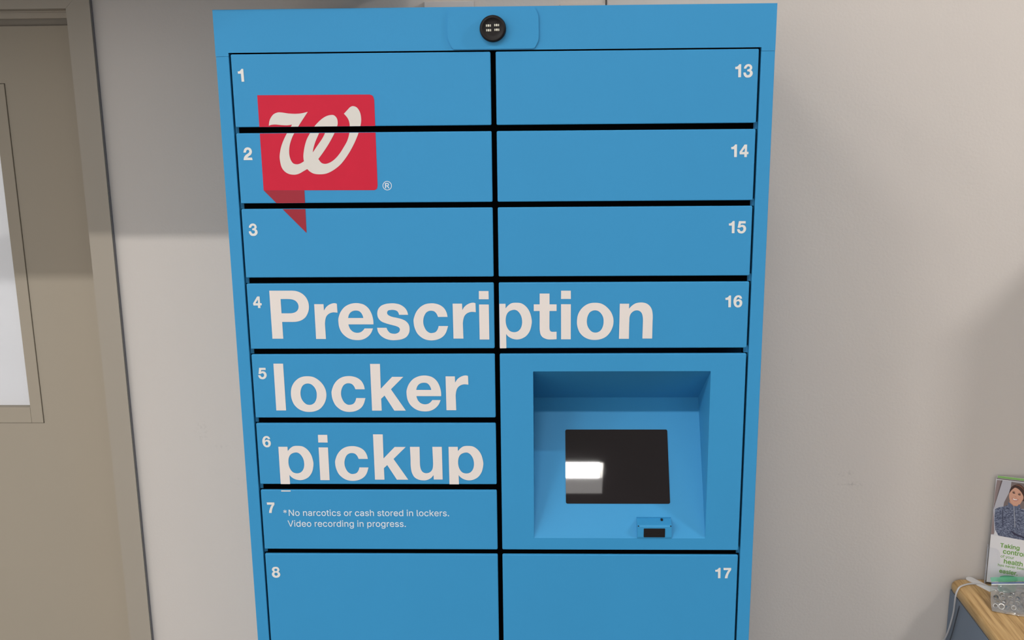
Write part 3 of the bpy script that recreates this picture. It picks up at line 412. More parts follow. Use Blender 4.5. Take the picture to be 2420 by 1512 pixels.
# troffers: (x0, x1, y0, y1)
TW, TD = 1.22, 0.31
TR = [(-0.29 + i * 2.44, -0.29 + i * 2.44 + TW, -4.07 - 3.05 * j, -4.07 - 3.05 * j + TD) for j in (0,) for i in (-2, -1, 0)]  # leftmost light is added to brighten the wall at the left
holes = TR
xs = sorted({X0, X1} | {h[0] for h in holes} | {h[1] for h in holes})
ys = sorted({Y1, WY} | {h[2] for h in holes} | {h[3] for h in holes})
bm = bmesh.new()
for i in range(len(xs) - 1):
    for j in range(len(ys) - 1):
        mx_, my_ = (xs[i] + xs[i + 1]) / 2, (ys[j] + ys[j + 1]) / 2
        if any(h[0] < mx_ < h[1] and h[2] < my_ < h[3] for h in holes): continue
        add_box(bm, xs[i], xs[i + 1], ys[j], ys[j + 1], CZ, CZ + 0.02)
finish('ceiling', bm, CEIL, recalc=False)['kind'] = 'structure'

def lamp_mat(name, col, s):
    return mat(name, (0.8, 0.8, 0.8), 0.5, emit=col, estr=s)
LENS = lamp_mat('troffer_lens_light', (1.0, 0.975, 0.945), LENS_POWER)
STRIPL = lamp_mat('strip_tube_light', (1.0, 0.975, 0.96), STRIP_POWER)

REFL = lamp_mat('troffer_reflector_glow', (1.0, 0.96, 0.93), 5.0)
def troffer(h, lens, label, group):
    x0, x1, y0, y1 = h
    e = empty('ceiling_light', ((x0 + x1) / 2, (y0 + y1) / 2, CZ), label, 'ceiling light', group)
    H = 0.135
    bm = bmesh.new()
    t = 0.004
    add_box(bm, x0 + 0.001, x1 - 0.001, y0 + 0.001, y1 - 0.001, CZ + H, CZ + H + t)
    add_box(bm, x0 + 0.001, x0 + 0.001 + t, y0 + 0.001, y1 - 0.001, CZ, CZ + H)
    add_box(bm, x1 - 0.001 - t, x1 - 0.001, y0 + 0.001, y1 - 0.001, CZ, CZ + H)
    add_box(bm, x0 + 0.001 + t, x1 - 0.001 - t, y0 + 0.001, y0 + 0.001 + t, CZ, CZ + H)
    add_box(bm, x0 + 0.001 + t, x1 - 0.001 - t, y1 - 0.001 - t, y1 - 0.001, CZ, CZ + H)
    finish('housing', bm, LAMP_WHITE, e, recalc=False)
    box('lens', (x0 + 0.006, x1 - 0.030, y1 - 0.150, y1 - 0.006, CZ + 0.004, CZ + 0.009), lens, e)
    box('reflector', (x0 + 0.006, x1 - 0.006, y0 + 0.006, y1 - 0.152, CZ + 0.004, CZ + 0.009), REFL, e)
    return e
for k, h in enumerate(TR):
    troffer(h, LENS, ('recessed ceiling light far to the left, added to brighten the left wall', 'recessed ceiling light between the door and the locker, one along from the locker', 'recessed ceiling light in front of the locker, mirrored in its screen')[k], 'recessed ceiling lights behind the viewer')

# added out of view: bulkhead shading the left wall, strip lamp brightening the right
box('shading_bulkhead', (X0, 0.25, -0.10, WY, 2.124, 2.60), WALL)['kind'] = 'structure'
LX, LYY, LZ = 3.05, -0.95, 3.40
sl = empty('added_strip_light', (LX + 0.3, LYY, LZ + 0.1), 'unseen narrow strip lamp added to brighten the wall on the desk side', 'strip light')
box('housing', (LX, LX + 0.62, LYY - 0.04, LYY + 0.04, LZ + 0.03, LZ + 0.09), LAMP_WHITE, sl, 0.003)
box('hanger', (LX + 0.1, LX + 0.106, LYY - 0.003, LYY + 0.003, LZ + 0.09, CZ), STEEL, sl)
box('hanger', (LX + 0.5, LX + 0.506, LYY - 0.003, LYY + 0.003, LZ + 0.09, CZ), STEEL, sl)
bm = bmesh.new(); tube(bm, [(LX + 0.02, LYY, LZ), (LX + 0.60, LYY, LZ)], 0.02, 12)
finish('lamp_tube', bm, STRIPL, sl)

# ---------------------------------------------------------------- door and frame at the left
FY = 0.619                    # face of the metal frame
fr = empty('trim_1', (-0.96, WY, 0), 'beige painted metal frame around the door left of the locker', 'door frame', kind='structure')
FO = 0.0535
g_ = 0.0005
bm = bmesh.new()
prism(bm, [(DX1, 0), (DX1 + FO, 0), (DX1 + FO, DZ + FO), (DX1, DZ)], lambda x, z: (x, FY, z), lambda x, z: (x, WY + 0.002, z))
finish('jamb', bm, FRAME_PAINT, fr)
bm = bmesh.new()
prism(bm, [(DX0 - FO, 0), (DX0, 0), (DX0, DZ), (DX0 - FO, DZ + FO)], lambda x, z: (x, FY, z), lambda x, z: (x, WY + 0.002, z))
finish('jamb', bm, FRAME_PAINT, fr)
bm = bmesh.new()
prism(bm, [(DX0 + g_, DZ), (DX1 - g_, DZ), (DX1 + FO - g_, DZ + FO), (DX0 - FO + g_, DZ + FO)], lambda x, z: (x, FY + 0.0004, z), lambda x, z: (x, WY + 0.002, z))
add_box(bm, DX0, DX1, WY + 0.002, 0.75, DZ, DZ + 0.02)
add_box(bm, DX0, DX1, 0.735, 0.75, DZ - 0.003, DZ + 0.02)
add_box(bm, DX0, DX1, 0.75, 0.77, DZ - 0.0165, DZ + 0.02, bevel=0.0015)
add_box(bm, DX0, DX1, 0.835, 0.845, DZ - 0.06, DZ + 0.02)
finish('header', bm, FRAME_PAINT, fr, recalc=False)
bm = bmesh.new()
add_box(bm, DX1, DX1 + 0.02, WY + 0.002, 0.845, 0, DZ + 0.02)
add_box(bm, DX0 - 0.02, DX0, WY + 0.002, 0.845, 0, DZ + 0.02)
finish('door_stop', bm, FRAME_PAINT, fr, recalc=False)
box('frame_edge_strip', (DX1 + FO, DX1 + FO + 0.0018, WY - 0.004, WY + 0.001, 0, DZ + FO), EDGE_STRIP, fr)  # thin darker strip along the right edge of the frame
LY = 0.80                     # face of the door leaf
dr = empty('door_1', (-0.96, LY + 0.022, 0), 'beige door with a tall narrow papered window, left of the locker', 'door', kind='structure')
LX1, LZ0, LZ1 = -0.7798, 1.1032, 1.885          # glass
GX1, GZ0, GZ1 = -0.7482, 1.0608, 1.9170         # outer edge of the lite frame
GX0 = -1.28
bm = bmesh.new()
add_box(bm, GX1, DX1 - 0.0, LY, LY + 0.044, 0.012, DZ - 0.0315)
add_box(bm, DX0 + 0.003, GX0, LY, LY + 0.044, 0.012, DZ - 0.0315)
add_box(bm, GX0, GX1, LY, LY + 0.044, 0.012, GZ0)
add_box(bm, GX0, GX1, LY, LY + 0.044, GZ1, DZ - 0.0315)
finish('door_leaf', bm, DOOR_PAINT, dr, recalc=False)
bm = bmesh.new()
for (a, b, c, d) in ((LX1, GX1 - 0.0009, GZ0 + 0.0009, GZ1 - 0.0009), (GX0 + 0.0015, GX0 + 0.03, GZ0 + 0.0015, GZ1 - 0.0015), (GX0 + 0.03, LX1, GZ0 + 0.0009, LZ0), (GX0 + 0.03, LX1, LZ1, GZ1 - 0.0015)):
    add_box(bm, a, b, LY - 0.003, LY + 0.03, c, d, bevel=0.0012)
finish('window_frame', bm, DOOR_PAINT, dr, recalc=False)
box('window_paper', (GX0 + 0.028, LX1 + 0.002, LY + 0.018, LY + 0.020, LZ0 - 0.002, LZ1 + 0.002), PAPER_PANE, dr)
box('window_pane', (GX0 + 0.028, LX1 + 0.002, LY + 0.006, LY + 0.011, LZ0 - 0.002, LZ1 + 0.002), PANE, dr)
box('wall_behind_door', (DX0 - 0.1, DX1 + 0.1, WY + 0.23, WY + 0.27, 0, 2.3), WALL)
bpy.data.objects['wall_behind_door'].name = 'wall_rear'
bpy.data.objects['wall_rear']['kind'] = 'structure'

# small fittings on the wall seen over the locker's top
wb = empty('wall_box', (0.3375, WY, 2.12), 'flat pale box on the wall peeking over the locker top, behind the camera dome', 'wall box')
box('cover', (0.283, 0.392, WY - 0.018, WY, 2.02, 2.0861), mat('pale_cover', (0.50, 0.46, 0.43), 0.5), wb, 0.002)
wb = empty('wall_box', (0.6265, WY, 2.05), 'lower flat box on the wall over the locker top, beside the thin dark cord', 'wall box')
box('cover', (0.5765, 0.6755, WY - 0.018, WY, 2.00, 2.0766), mat('grey_cover', (0.46, 0.42, 0.38), 0.5), wb, 0.002)
cd = bmesh.new(); tube(cd, [(0.678, WY - 0.003, 1.2), (0.678, WY - 0.003, 2.2)], 0.0018, 8)
tag(finish('cord', cd, mat('dark_cord', (0.05, 0.045, 0.045), 0.6)), 'thin dark cord running down the wall behind the locker top', 'cord')

# ---------------------------------------------------------------- the locker
LW, LT = 0.92, 2.05
DL, CL, CR, DRX = 0.02483, 0.45523, 0.46380, 0.89385
OPX0, OPX1, OPZ = 0.0216, 0.8976, 1.9812
lk = empty('parcel_locker', (0.46, 0.3, 0), 'tall bright blue prescription pickup locker with numbered doors, standing against the grey wall', 'locker')
DEP = 0.612
bm = bmesh.new()
add_box(bm, 0, OPX0, 0, DEP, 0, 1.97555, bevel=0.0009)
add_box(bm, OPX1, LW, 0, DEP, 0, 1.97555, bevel=0.0009)
add_box(bm, OPX0, OPX1, 0.0, DEP, 0, 0.055)
add_box(bm, OPX0, OPX1, DEP - 0.01, DEP, 0.055, LT - 0.01)
# inner lips of the frame seen at the ends of the gaps
gaps = [(1.8496, 1.8596), (1.7216, 1.7312), (1.5913, 1.6020), (1.4638, 1.4740), (1.3359, 1.3465), (1.2082, 1.2196), (1.0824, 1.0919), (0.6942, 0.7040), (0.500, 0.5098), (0.30, 0.3098)]
for k, (ga, gb) in enumerate(gaps):
    add_box(bm, OPX0, 0.0290, 0.012, 0.018, ga - 0.001, gb + 0.001)
    if k not in (4, 5): add_box(bm, 0.8906, OPX1, 0.012, 0.018, ga - 0.001, gb + 0.001)
finish('cabinet_frame', bm, BLUE, lk, recalc=False)
bm = bmesh.new()
prism(bm, [(0, 1.9756), (OPX0, 1.9756), (OPX0, OPZ), (OPX1, OPZ), (OPX1, 1.9756), (LW, 1.9756), (LW, LT), (0, LT)],
      lambda x, z: (x, -0.0006, z), lambda x, z: (x, 0.03, z))
add_box(bm, 0, LW, 0.03, DEP, 1.9756, LT)
finish('top_panel', bm, BLUE, lk)
bm = bmesh.new()
add_box(bm, 0.0292, 0.8904, 0.0050, 0.03, 0.056, 1.0915)
add_box(bm, 0.0292, CR, 0.0050, 0.03, 1.0915, 1.4745)
add_box(bm, 0.0292, 0.8904, 0.0050, 0.0295, 1.4745, 1.9811)
add_box(bm, OPX0, 0.0290, 0.024, 0.03, 0.056, 1.9811)
add_box(bm, 0.8906, OPX1, 0.024, 0.03, 0.056, 1.9811)
finish('gap_backing', bm, BLACK_GASKET, lk, recalc=False)

# camera plate and camera on the top panel
plate = [(0.3922, 2.0457), (0.3878, 2.0415), (0.3858, 2.034), (0.3852, 2.003), (0.3868, 1.997), (0.3905, 1.9885), (0.3945, 1.9835), (0.3985, 1.9828),
         (0.5240, 1.9830), (0.5278, 1.9840), (0.5318, 1.9905), (0.5344, 1.9965), (0.5349, 2.004), (0.5345, 2.034), (0.5322, 2.0410), (0.5286, 2.0461)]
bm = bmesh.new()
prism(bm, plate, lambda x, z: (x, -0.0036, z), lambda x, z: (x, -0.0006, z))
pl = finish('camera_plate', bm, BLUE, lk)
bm = bmesh.new()
cx, cz = 0.4602, 2.0150
prof = [(0.0215, 0.0026), (0.0215, 0.010), (0.0208, 0.0125), (0.0192, 0.0142), (0.0170, 0.0148), (0.0166, 0.0142), (0.0100, 0.0144), (0.0, 0.0146)]
rings = []
for r, h in prof:
    if r == 0: rings.append([bm.verts.new((cx, -h, cz))])
    else: rings.append([bm.verts.new((cx + r * math.cos(a * math.pi / 24), -h, cz + r * math.sin(a * math.pi / 24))) for a in range(48)])
for a, b in zip(rings, rings[1:]):
    for k in range(48):
        if len(b) == 1: bm.faces.new([a[k], a[(k + 1) % 48], b[0]])
        else: bm.faces.new([a[k], a[(k + 1) % 48], b[(k + 1) % 48], b[k]])
sc_ = finish('security_camera', bm, BLACK_PLASTIC, lk, smooth=True)
sc_['label'] = 'round black camera dome'
for (lx, lz) in ((0.4534, 2.0197), (0.4668, 2.0203), (0.4537, 2.0124), (0.4670, 2.0130)):
    bm = bmesh.new()
    for dx, rw in ((-0.0031, 0.0009), (0, 0.0014), (0.0031, 0.0009)):
        add_box(bm, lx + dx - rw, lx + dx + rw, -0.0156, -0.0140, lz - 0.0019, lz + 0.0019, bevel=0.0006)
    finish('led_pad', bm, LED, sc_, recalc=False)

# doors: number -> (x0, x1, z0, z1)
rows = {1: (1.8596, 1.9787), 2: (1.7312, 1.8496), 3: (1.6020, 1.7216), 4: (1.4740, 1.5913), 5: (1.3465, 1.4638), 6: (1.2196, 1.3359), 7: (1.0919, 1.2082), 8: (0.7040, 1.0824)}
doors = {}
for n, (a, b) in rows.items(): doors[str(n)] = (DL, CL, a, b)
for n, r in ((13, 1), (14, 2), (15, 3), (16, 4), (17, 8)): doors[str(n)] = (CR, DRX, *rows[r])
lower = [(0.06, 0.30), (0.3098, 0.500), (0.5098, 0.6942)]

def rounded_rect(x0, x1, z0, z1, r, n=4):
    out = []
    for cx_, cz_, a0 in ((x1 - r, z0 + r, -90), (x1 - r, z1 - r, 0), (x0 + r, z1 - r, 90), (x0 + r, z0 + r, 180)):
        for k in range(n + 1):
            a = math.radians(a0 + 90 * k / n)
            out.append((cx_ + r * math.cos(a), cz_ + r * math.sin(a)))
    return out

def door_mesh(x0, x1, z0, z1):
    bm = bmesh.new()
    prev = None
    for ins, y in ((0, 0.0045), (0, 0.0014), (0.0005, 0.0004), (0.0014, 0.0)):
        pts = rounded_rect(x0 + ins, x1 - ins, z0 + ins, z1 - ins, 0.0022 - ins * 0.5)
        ring = [bm.verts.new((x, y, z)) for x, z in pts]
        if prev:
            for k in range(len(ring)):
                bm.faces.new([prev[k], prev[(k + 1) % len(ring)], ring[(k + 1) % len(ring)], ring[k]])
        else: bm.faces.new(ring)
        prev = ring
    bm.faces.new(prev)
    return bm

WORDSETS = {}
for n, (x0, x1, z0, z1) in doors.items():
    d = finish('locker_door', door_mesh(x0, x1, z0, z1), BLUE, lk)
    d['label'] = 'blue locker door marked %s' % n
    clip = (x0 + 0.0006, x1 - 0.0006, z0 + 0.0004, z1 - 0.0004)
    decal('door_number', [l for ch, x, z in NUMBERS[n] for l in glyph_loops(ch, x, z)], GREY_VINYL, d, clip)
    words = list(WORDS.get(n, []))
    if n == '7': words = [('p',) + tuple(WORDS['6'][0][1:])]
    if words:
        decal('lettering', [l for ch, x, z in words for l in glyph_loops(ch, x, z)], WHITE_VINYL, d, clip)
    if n in '12':
        decal('logo_square', [[curve_loop([(a * K, b * K, c) for a, b, c in l]) for l in LOGO['box']]], RED_VINYL, d, clip)
        decal('logo_letter', [[curve_loop([(a * K, b * K, c) for a, b, c in l]) for l in LOGO['w']]], LOGO_WHITE, d, clip, y=-0.0009)
    if n in '23':
        decal('logo_tail', [[curve_loop([(a * K, b * K, c) for a, b, c in l]) for l in LOGO['tail']]], MAROON_VINYL, d, clip)
    if n == '2':
        rx, rz, rr = 0.27706, 1.76005, 0.0078
        ring = [(rx + rr * math.cos(a * math.pi / 20), rz + rr * math.sin(a * math.pi / 20)) for a in range(40)]
        ring2 = [(rx + (rr - 0.0011) * math.cos(a * math.pi / 20), rz + (rr - 0.0011) * math.sin(a * math.pi / 20)) for a in range(40)]
        decal('registered_mark', [[ring, ring2]] + [[[(rx - 0.0037 + a * 1.22e-5, rz - 0.0044 + b * 1.22e-5) for a, b in curve_loop(l, 3)] for l in
              ([(0, 0, 1), (0, 720, 1), (340, 720, 1), (500, 670, 0), (560, 530, 0), (510, 390, 0), (400, 320, 1), (610, 0, 1), (450, 0, 1), (270, 290, 1), (140, 290, 1), (140, 0, 1)],
               [(140, 400, 1), (330, 400, 1), (410, 440, 0), (430, 510, 0), (400, 580, 0), (330, 610, 1), (140, 610, 1)])]], PALE_VINYL, d, clip)
    if n == '7':
        decal('notice_text', text_loops('*No narcotics or cash stored in lockers.', 0.0620, 1.1580, 1, THIN, 0.3066)
              + text_loops('Video recording in progress.', 0.0706, 1.1368, 1, THIN, 0.2184), PALE_VINYL, d, clip, bold=0.00016)
for (a, b) in lower:
    for (x0, x1) in ((DL, CL), (CR, DRX)):
        finish('locker_door', door_mesh(x0, x1, a, b), BLUE, lk)

# control panel with the sloped recess
px0, px1, pz0, pz1 = CR, DRX, 1.0919, 1.4638
rx0, rx1, rz0, rz1 = 0.5222, 0.8331, 1.1153, 1.4320
RD = 0.1426
RZF = 1.3383          # height of the fold where the sloped face meets the overhang
bm = bmesh.new()
def V(x, y, z): return bm.verts.new((x, y, z))
outer = rounded_rect(px0 + 0.0016, px1 - 0.0016, pz0 + 0.0016, pz1 - 0.0016, 0.0014)
inner = rounded_rect(rx0, rx1, rz0, rz1, 0.0012, 2)
prism(bm, outer, lambda x, z: (x, 0, z), None, [inner])
ro = None
for ins, y in ((0.0016, 0.0), (0.0005, 0.0005), (0, 0.0016), (0, 0.0045)):
    ring = [V(x, y, z) for x, z in rounded_rect(px0 + ins, px1 - ins, pz0 + ins, pz1 - ins, 0.0022 - ins * 0.5)]
    if ro:
        for k in range(len(ring)): bm.faces.new([ro[k], ro[(k + 1) % len(ring)], ring[(k + 1) % len(ring)], ring[k]])
    ro = ring
A, B_, Cc, D = V(rx0, 0, rz0), V(rx1, 0, rz0), V(rx1, 0, rz1), V(rx0, 0, rz1)
E, F = V(rx0, RD, RZF), V(rx1, RD, RZF)
bm.faces.new([D, Cc, F, E]); bm.faces.new([A, D, E]); bm.faces.new([B_, F, Cc]); bm.faces.new([A, E, F, B_])
cp = finish('control_panel', bm, BLUE, lk, recalc=False)
SL = math.hypot(RD, RZF - rz0)
su = Vector((0, RD, RZF - rz0)) / SL                 # up the slope
sn = Vector((0, -(RZF - rz0), RD)) / SL              # out of the slope
def on_slope(x, s, h): return Vector((x, 0, rz0)) + su * s + sn * h
def s_of(z): return (z - rz0) * SL / (RZF - rz0)
bm = bmesh.new()
s0, s1 = s_of(1.1682), s_of(1.2856)
ring_pts = rounded_rect(0.5808, 0.7720, s0, s1, 0.003)
prism(bm, ring_pts, lambda x, s: on_slope(x, s, 0.0010), lambda x, s: on_slope(x, s, 0.0))
scn = finish('display_screen', bm, BLACK_GLASS, cp)
scn['label'] = 'black touch screen'
# barcode scanner housing
bm = bmesh.new()
def scan_pt(x, y, z): return (x, y, z)
prof2 = [(0.0010, 1.1157), (0.0002, 1.1190), (0.0002, 1.1385), (0.0016, 1.1412), (0.0200, 1.1462), (0.0196, 1.1478), (0.03, 1.1478), (0.03, 1.1157)]
prism(bm, [(p[0], p[1]) for p in prof2], lambda y, z: (0.7097, y - 0.002, z), lambda y, z: (0.7719, y - 0.002, z))
scan = finish('barcode_scanner', bm, BLUE, cp)
bm = bmesh.new()
prism(bm, rounded_rect(0.7213, 0.7600, 1.1183, 1.1355, 0.0012), lambda x, z: (x, -0.0022, z), lambda x, z: (x, 0.0, z))
# thin curved rib standing in for the curved reflection in the window
tube(bm, [(0.7235 + i * 0.0042, -0.0026, 1.1255 - 0.0022 * math.sin(math.pi * i / 8)) for i in range(9)], 0.0005, 6)
finish('scanner_window', bm, BLACK_PLASTIC, scan)
bm = bmesh.new()
add_box(bm, 0.7532, 0.7572, 0.011, 0.0172, 1.1440, 1.1470, bevel=0.0006)
finish('scanner_notch', bm, BLACK_PLASTIC, scan, recalc=False)
for sx in (0.7117, 0.7700):
    box('scanner_screw', (sx - 0.0010, sx + 0.0010, -0.0027, -0.0008, 1.1391, 1.1411), BLACK_PLASTIC, scan, 0.0005)

# ---------------------------------------------------------------- desk at the right
DKX, DKZ = 1.5255, 0.7217
dk = empty('desk', (2.0, 0.25, 0), 'desk with oak top and grey side panel against the wall right of the locker', 'desk')
TOP_T = 0.030
DKX1, DKY0, DKY1 = 2.30, -0.25, 0.628
bm = bmesh.new()
prev = None
def plan(ins):
    r = 0.022
    x0, x1, y0, y1 = DKX + ins, DKX1 - ins, DKY0 + ins, DKY1 - ins
    return rounded_rect(x0, x1, y0, y1, max(r - ins * 0.5, 0.004), 6)
for k in range(9):
    a = math.pi * k / 8
    z = DKZ - TOP_T / 2 - TOP_T / 2 * math.cos(a)
    ins = 0.011 * (1 - math.sin(a))
    ring = [bm.verts.new((x, y, z)) for x, y in plan(ins)]
    if prev:
        for i in range(len(ring)):
            f = bm.faces.new([prev[i], prev[(i + 1) % len(ring)], ring[(i + 1) % len(ring)], ring[i]]); f.smooth = True
    else: bm.faces.new(ring)
    prev = ring
bm.faces.new(prev)
finish('desktop', bm, OAK, dk)
box('side_panel', (DKX + 0.004, DKX + 0.03, DKY0 + 0.03, DKY1 - 0.002, 0, DKZ - TOP_T), GREY_PANEL, dk, 0.001)
box('side_panel', (DKX1 - 0.03, DKX1 - 0.004, DKY0 + 0.03, DKY1 - 0.002, 0, DKZ - TOP_T), GREY_PANEL, dk, 0.001)
box('back_panel', (DKX + 0.03, DKX1 - 0.03, DKY1 - 0.06, DKY1 - 0.04, 0.25, DKZ - TOP_T), GREY_PANEL, dk)

# unseen upright shelf unit, added on the desk to shadow the wall
su_ = empty('shading_shelf_unit', (2.02, 0.48, DKZ), 'unseen grey shelf unit added on the desk to shadow the wall, right of the leaflets', 'shelf unit')
box('side_board', (1.805, 1.821, 0.36, 0.62, DKZ, 1.68), GREY_PANEL, su_, 0.001)
box('side_board', (2.224, 2.240, 0.36, 0.62, DKZ, 1.68), GREY_PANEL, su_, 0.001)
box('back_board', (1.821, 2.224, 0.612, 0.62, DKZ, 1.68), GREY_PANEL, su_)
for k in range(4):
    z_ = DKZ + 0.001 + k * 0.313
    box('shelf_board', (1.821, 2.224, 0.362, 0.612, z_, z_ + 0.016), GREY_PANEL, su_)

# cable over the corner of the desk
zc = DKZ + 0.0024
pth = smooth_path([(1.70, 0.552, zc), (1.66, 0.560, zc), (1.61, 0.574, zc), (1.585, 0.590, zc), (1.562, 0.592, zc), (1.540, 0.582, zc), (1.5285, 0.572, zc - 0.001), (1.5215, 0.567, DKZ - 0.010), (1.5205, 0.568, DKZ - 0.030),
                   (1.5235, 0.578, 0.655), (1.5235, 0.596, 0.60), (1.5215, 0.612, 0.565), (1.5175, 0.624, 0.545), (1.5165, 0.6255, 0.50), (1.5165, 0.6255, 0.25), (1.518, 0.6255, 0.01)], 6)
bm = bmesh.new(); tube(bm, pth, 0.0022, 10)
tag(finish('cable', bm, CABLE), 'grey cable running over the desk corner and down its side', 'cable')
bm = bmesh.new()
pth = smooth_path([(1.5248, 0.560, 0.688), (1.5255, 0.573, 0.650), (1.5255, 0.589, 0.600), (1.5245, 0.603, 0.565), (1.5205, 0.618, 0.545), (1.5175, 0.619, 0.50), (1.5180, 0.618, 0.01)], 6)
tube(bm, [(p.x, p.y - 0.010, p.z) for p in pth], 0.0014, 8)
tag(finish('cable', bm, mat('dark_cable', (0.06, 0.065, 0.075), 0.5)), 'thin dark cable hanging down the grey side panel of the desk', 'cable')

# white plastic strip
bm = bmesh.new()
a0, a1 = Vector((1.5685, 0.628)), Vector((1.6040, 0.560))
dv = (a1 - a0); ln_ = dv.length; dv.normalize(); nv = Vector((-dv.y, dv.x))
hw = 0.0100
out = []
for k in range(9):
    t = math.pi / 2 + math.pi * k / 8
    out.append((hw + hw * math.cos(t), hw * math.sin(t)))
out += [(ln_, -hw), (ln_, hw)]
prism(bm, out, lambda u, v: (*(a0 + dv * u + nv * v), DKZ + 0.0022), lambda u, v: (*(a0 + dv * u + nv * v), DKZ + 0.0001))
tag(finish('plastic_strip', bm, PLASTIC_WHITE), 'white plastic strip lying on the desk corner left of the leaflet holder', 'strip')

# leaflet holder and leaflets; local frame: u across, v up (leaning back), n out of the face
BO = Vector((1.60266519, 0.59691568 , 0.7277))
yaw, tilt = math.radians(20), math.radians(4)
ex = Vector((math.cos(yaw), -math.sin(yaw), 0))
ev = Vector((math.sin(tilt) * math.sin(yaw), math.sin(tilt) * math.cos(yaw), math.cos(tilt)))
en = -(ex.cross(ev)); 
if en.y > 0: en = -en
def B(u, v, n=0.0): return BO + ex * (u / 1000) + ev * (v / 1000) + en * (n / 1000)
def bprism(bm, pts, n0, n1, holes=()):
    prism(bm, pts, lambda u, v: B(u, v, n0), (lambda u, v: B(u, v, n1)) if n1 is not None else None, holes)
rect = lambda u0, u1, v0, v1: [(u0, v0), (u1, v0), (u1, v1), (u0, v1)]
hd = empty('leaflet_holder', tuple(B(52, -4, 0)), 'clear acrylic leaflet holder on the desk behind the zip bag', 'leaflet holder')
HW0, HW1 = -4.5, 107.5
bm = bmesh.new(); bprism(bm, rect(HW0, HW1, -4.2, 150), -14, -16.2); finish('back_panel', bm, ACRYLIC, hd)
bm = bmesh.new()
cut = [(HW0, -4.2), (HW1, -4.2), (HW1, 87)]
cut += [(90, 87.2), (84, 84.5), (80.5, 79), (79.5, 72), (79, 55), (77, 46), (70, 39), (60, 36.5), (45, 36), (35, 38), (28.5, 43), (26, 50), (25, 62), (24, 73), (22.5, 79), (19, 84), (13, 87), (3, 87.3), (-2, 87.5), (HW0, 89)]
bprism(bm, cut, 3.2, 1.4); finish('front_panel', bm, ACRYLIC, hd)
bm = bmesh.new()
bprism(bm, rect(HW0, HW0 + 2.0, -4.2, 89), 1.3, -13.9)
finish('side_panel', bm, ACRYLIC_SIDE, hd)
bm = bmesh.new()
bprism(bm, rect(HW1 - 2.0, HW1, -4.2, 89), 1.3, -13.9)
finish('side_panel', bm, ACRYLIC_SIDE, hd)
bm = bmesh.new()
bprism(bm, rect(HW0 + 2.1, HW1 - 2.1, -4.2, -2.2), 1.3, -13.9)
finish('holder_base', bm, ACRYLIC, hd)

def leaflet(label, n_front, top, u0, mtl_top, dv0=0.0):
    t = empty('leaflet', tuple(B(51, 0, n_front)), label, 'leaflet', 'leaflets in the clear holder')
    bm = bmesh.new(); bprism(bm, rect(u0, u0 + 103, dv0, top), n_front, n_front - 0.9)
    finish('paper', bm, PAPER, t)
    if mtl_top:
        bm = bmesh.new(); bprism(bm, rect(u0 + 0.3, u0 + 102.7, top - 30, top - 0.2), n_front + 0.15, n_front + 0.05)
        finish('printed_band', bm, mtl_top, t)
    return t
DKBAND = mat('brown_band', (0.20, 0.16, 0.16), 0.6)
f1 = leaflet('front leaflet with a photo of a smiling woman and green lettering', 0.8, 257.4, 0.0, None)
leaflet('leaflet just behind the front one, only its dark and white top edge showing', -3.0, 259.4, 1.0, DKBAND)
leaflet('rearmost leaflet with green top edge, standing tallest in the holder', -7.5, 263.8, 3.0, LIGHT_GREEN)
# printing on the front leaflet
def ink(name, pts, col, n, parent, mtl=None):
    bm = bmesh.new(); prism(bm, pts, lambda u, v: B(u, v, n), None)
    for f in bm.faces:
        f.normal_update()
        if f.normal.dot(en) < 0: f.normal_flip()
    return finish(name, bm, mtl or mat(name + '_ink', col, 0.45, 0.4), parent, recalc=False)
pr = ink('photo_print', [(0.2, 119.6), (102.8, 114.7), (102.8, 256.6), (0.6, 256.6)], (0.42, 0.41, 0.45), 0.95, f1)
pr['label'] = 'printed photo of a smiling dark-haired woman in a blue-grey zip jacket with folded arms'
ARTCOL = {'strip': (0.24, 0.18, 0.175), 'stripdark': (0.12, 0.09, 0.09), 'brown': (0.17, 0.13, 0.125), 'neck': (0.45, 0.24, 0.17), 'hair': (0.045, 0.018, 0.014), 'face': (0.58, 0.31, 0.215),
          'fringe': (0.045, 0.018, 0.013), 'hairlight': (0.17, 0.075, 0.045), 'eye': (0.05, 0.025, 0.02), 'brow': (0.12, 0.06, 0.04), 'nose': (0.42, 0.2, 0.14), 'lips': (0.36, 0.10, 0.08), 'teeth': (0.8, 0.75, 0.7), 'collar': (0.10, 0.12, 0.19),
          'zip': (0.33, 0.34, 0.38), 'fold': (0.03, 0.035, 0.07), 'armdark': (0.03, 0.03, 0.065), 'white': (0.62, 0.61, 0.63)}
NAMES = {'strip': 'background_strip', 'stripdark': 'background_edge', 'brown': 'background_door', 'jacketbg': 'jacket', 'fringe': 'hair_fringe', 'hairlight': 'hair_highlight', 'arm': 'folded_arm', 'armdark': 'arm_fold', 'fold': 'sleeve_fold', 'white': 'background_gap', 'brow': 'eyebrow'}
ROUND = {'jacketbg', 'hair', 'face', 'fringe', 'hairlight', 'eye', 'arm', 'lips', 'teeth', 'neck', 'collar'}
for i, (nm, pts) in enumerate(ART):
    pts = [(min(max(p[0], 0.3), 102.6), max(p[1], 112.0)) for p in pts]
    if nm in ROUND and nm != 'jacketbg': pts = curve_loop([(p[0], p[1], 0) for p in pts], 4)
    M_ = HEATHER if nm in ('jacketbg', 'arm') else None
    ink(NAMES.get(nm, nm), pts, ARTCOL.get(nm, (0.1, 0.1, 0.1)), 1.0 + i * 0.02, pr, M_)
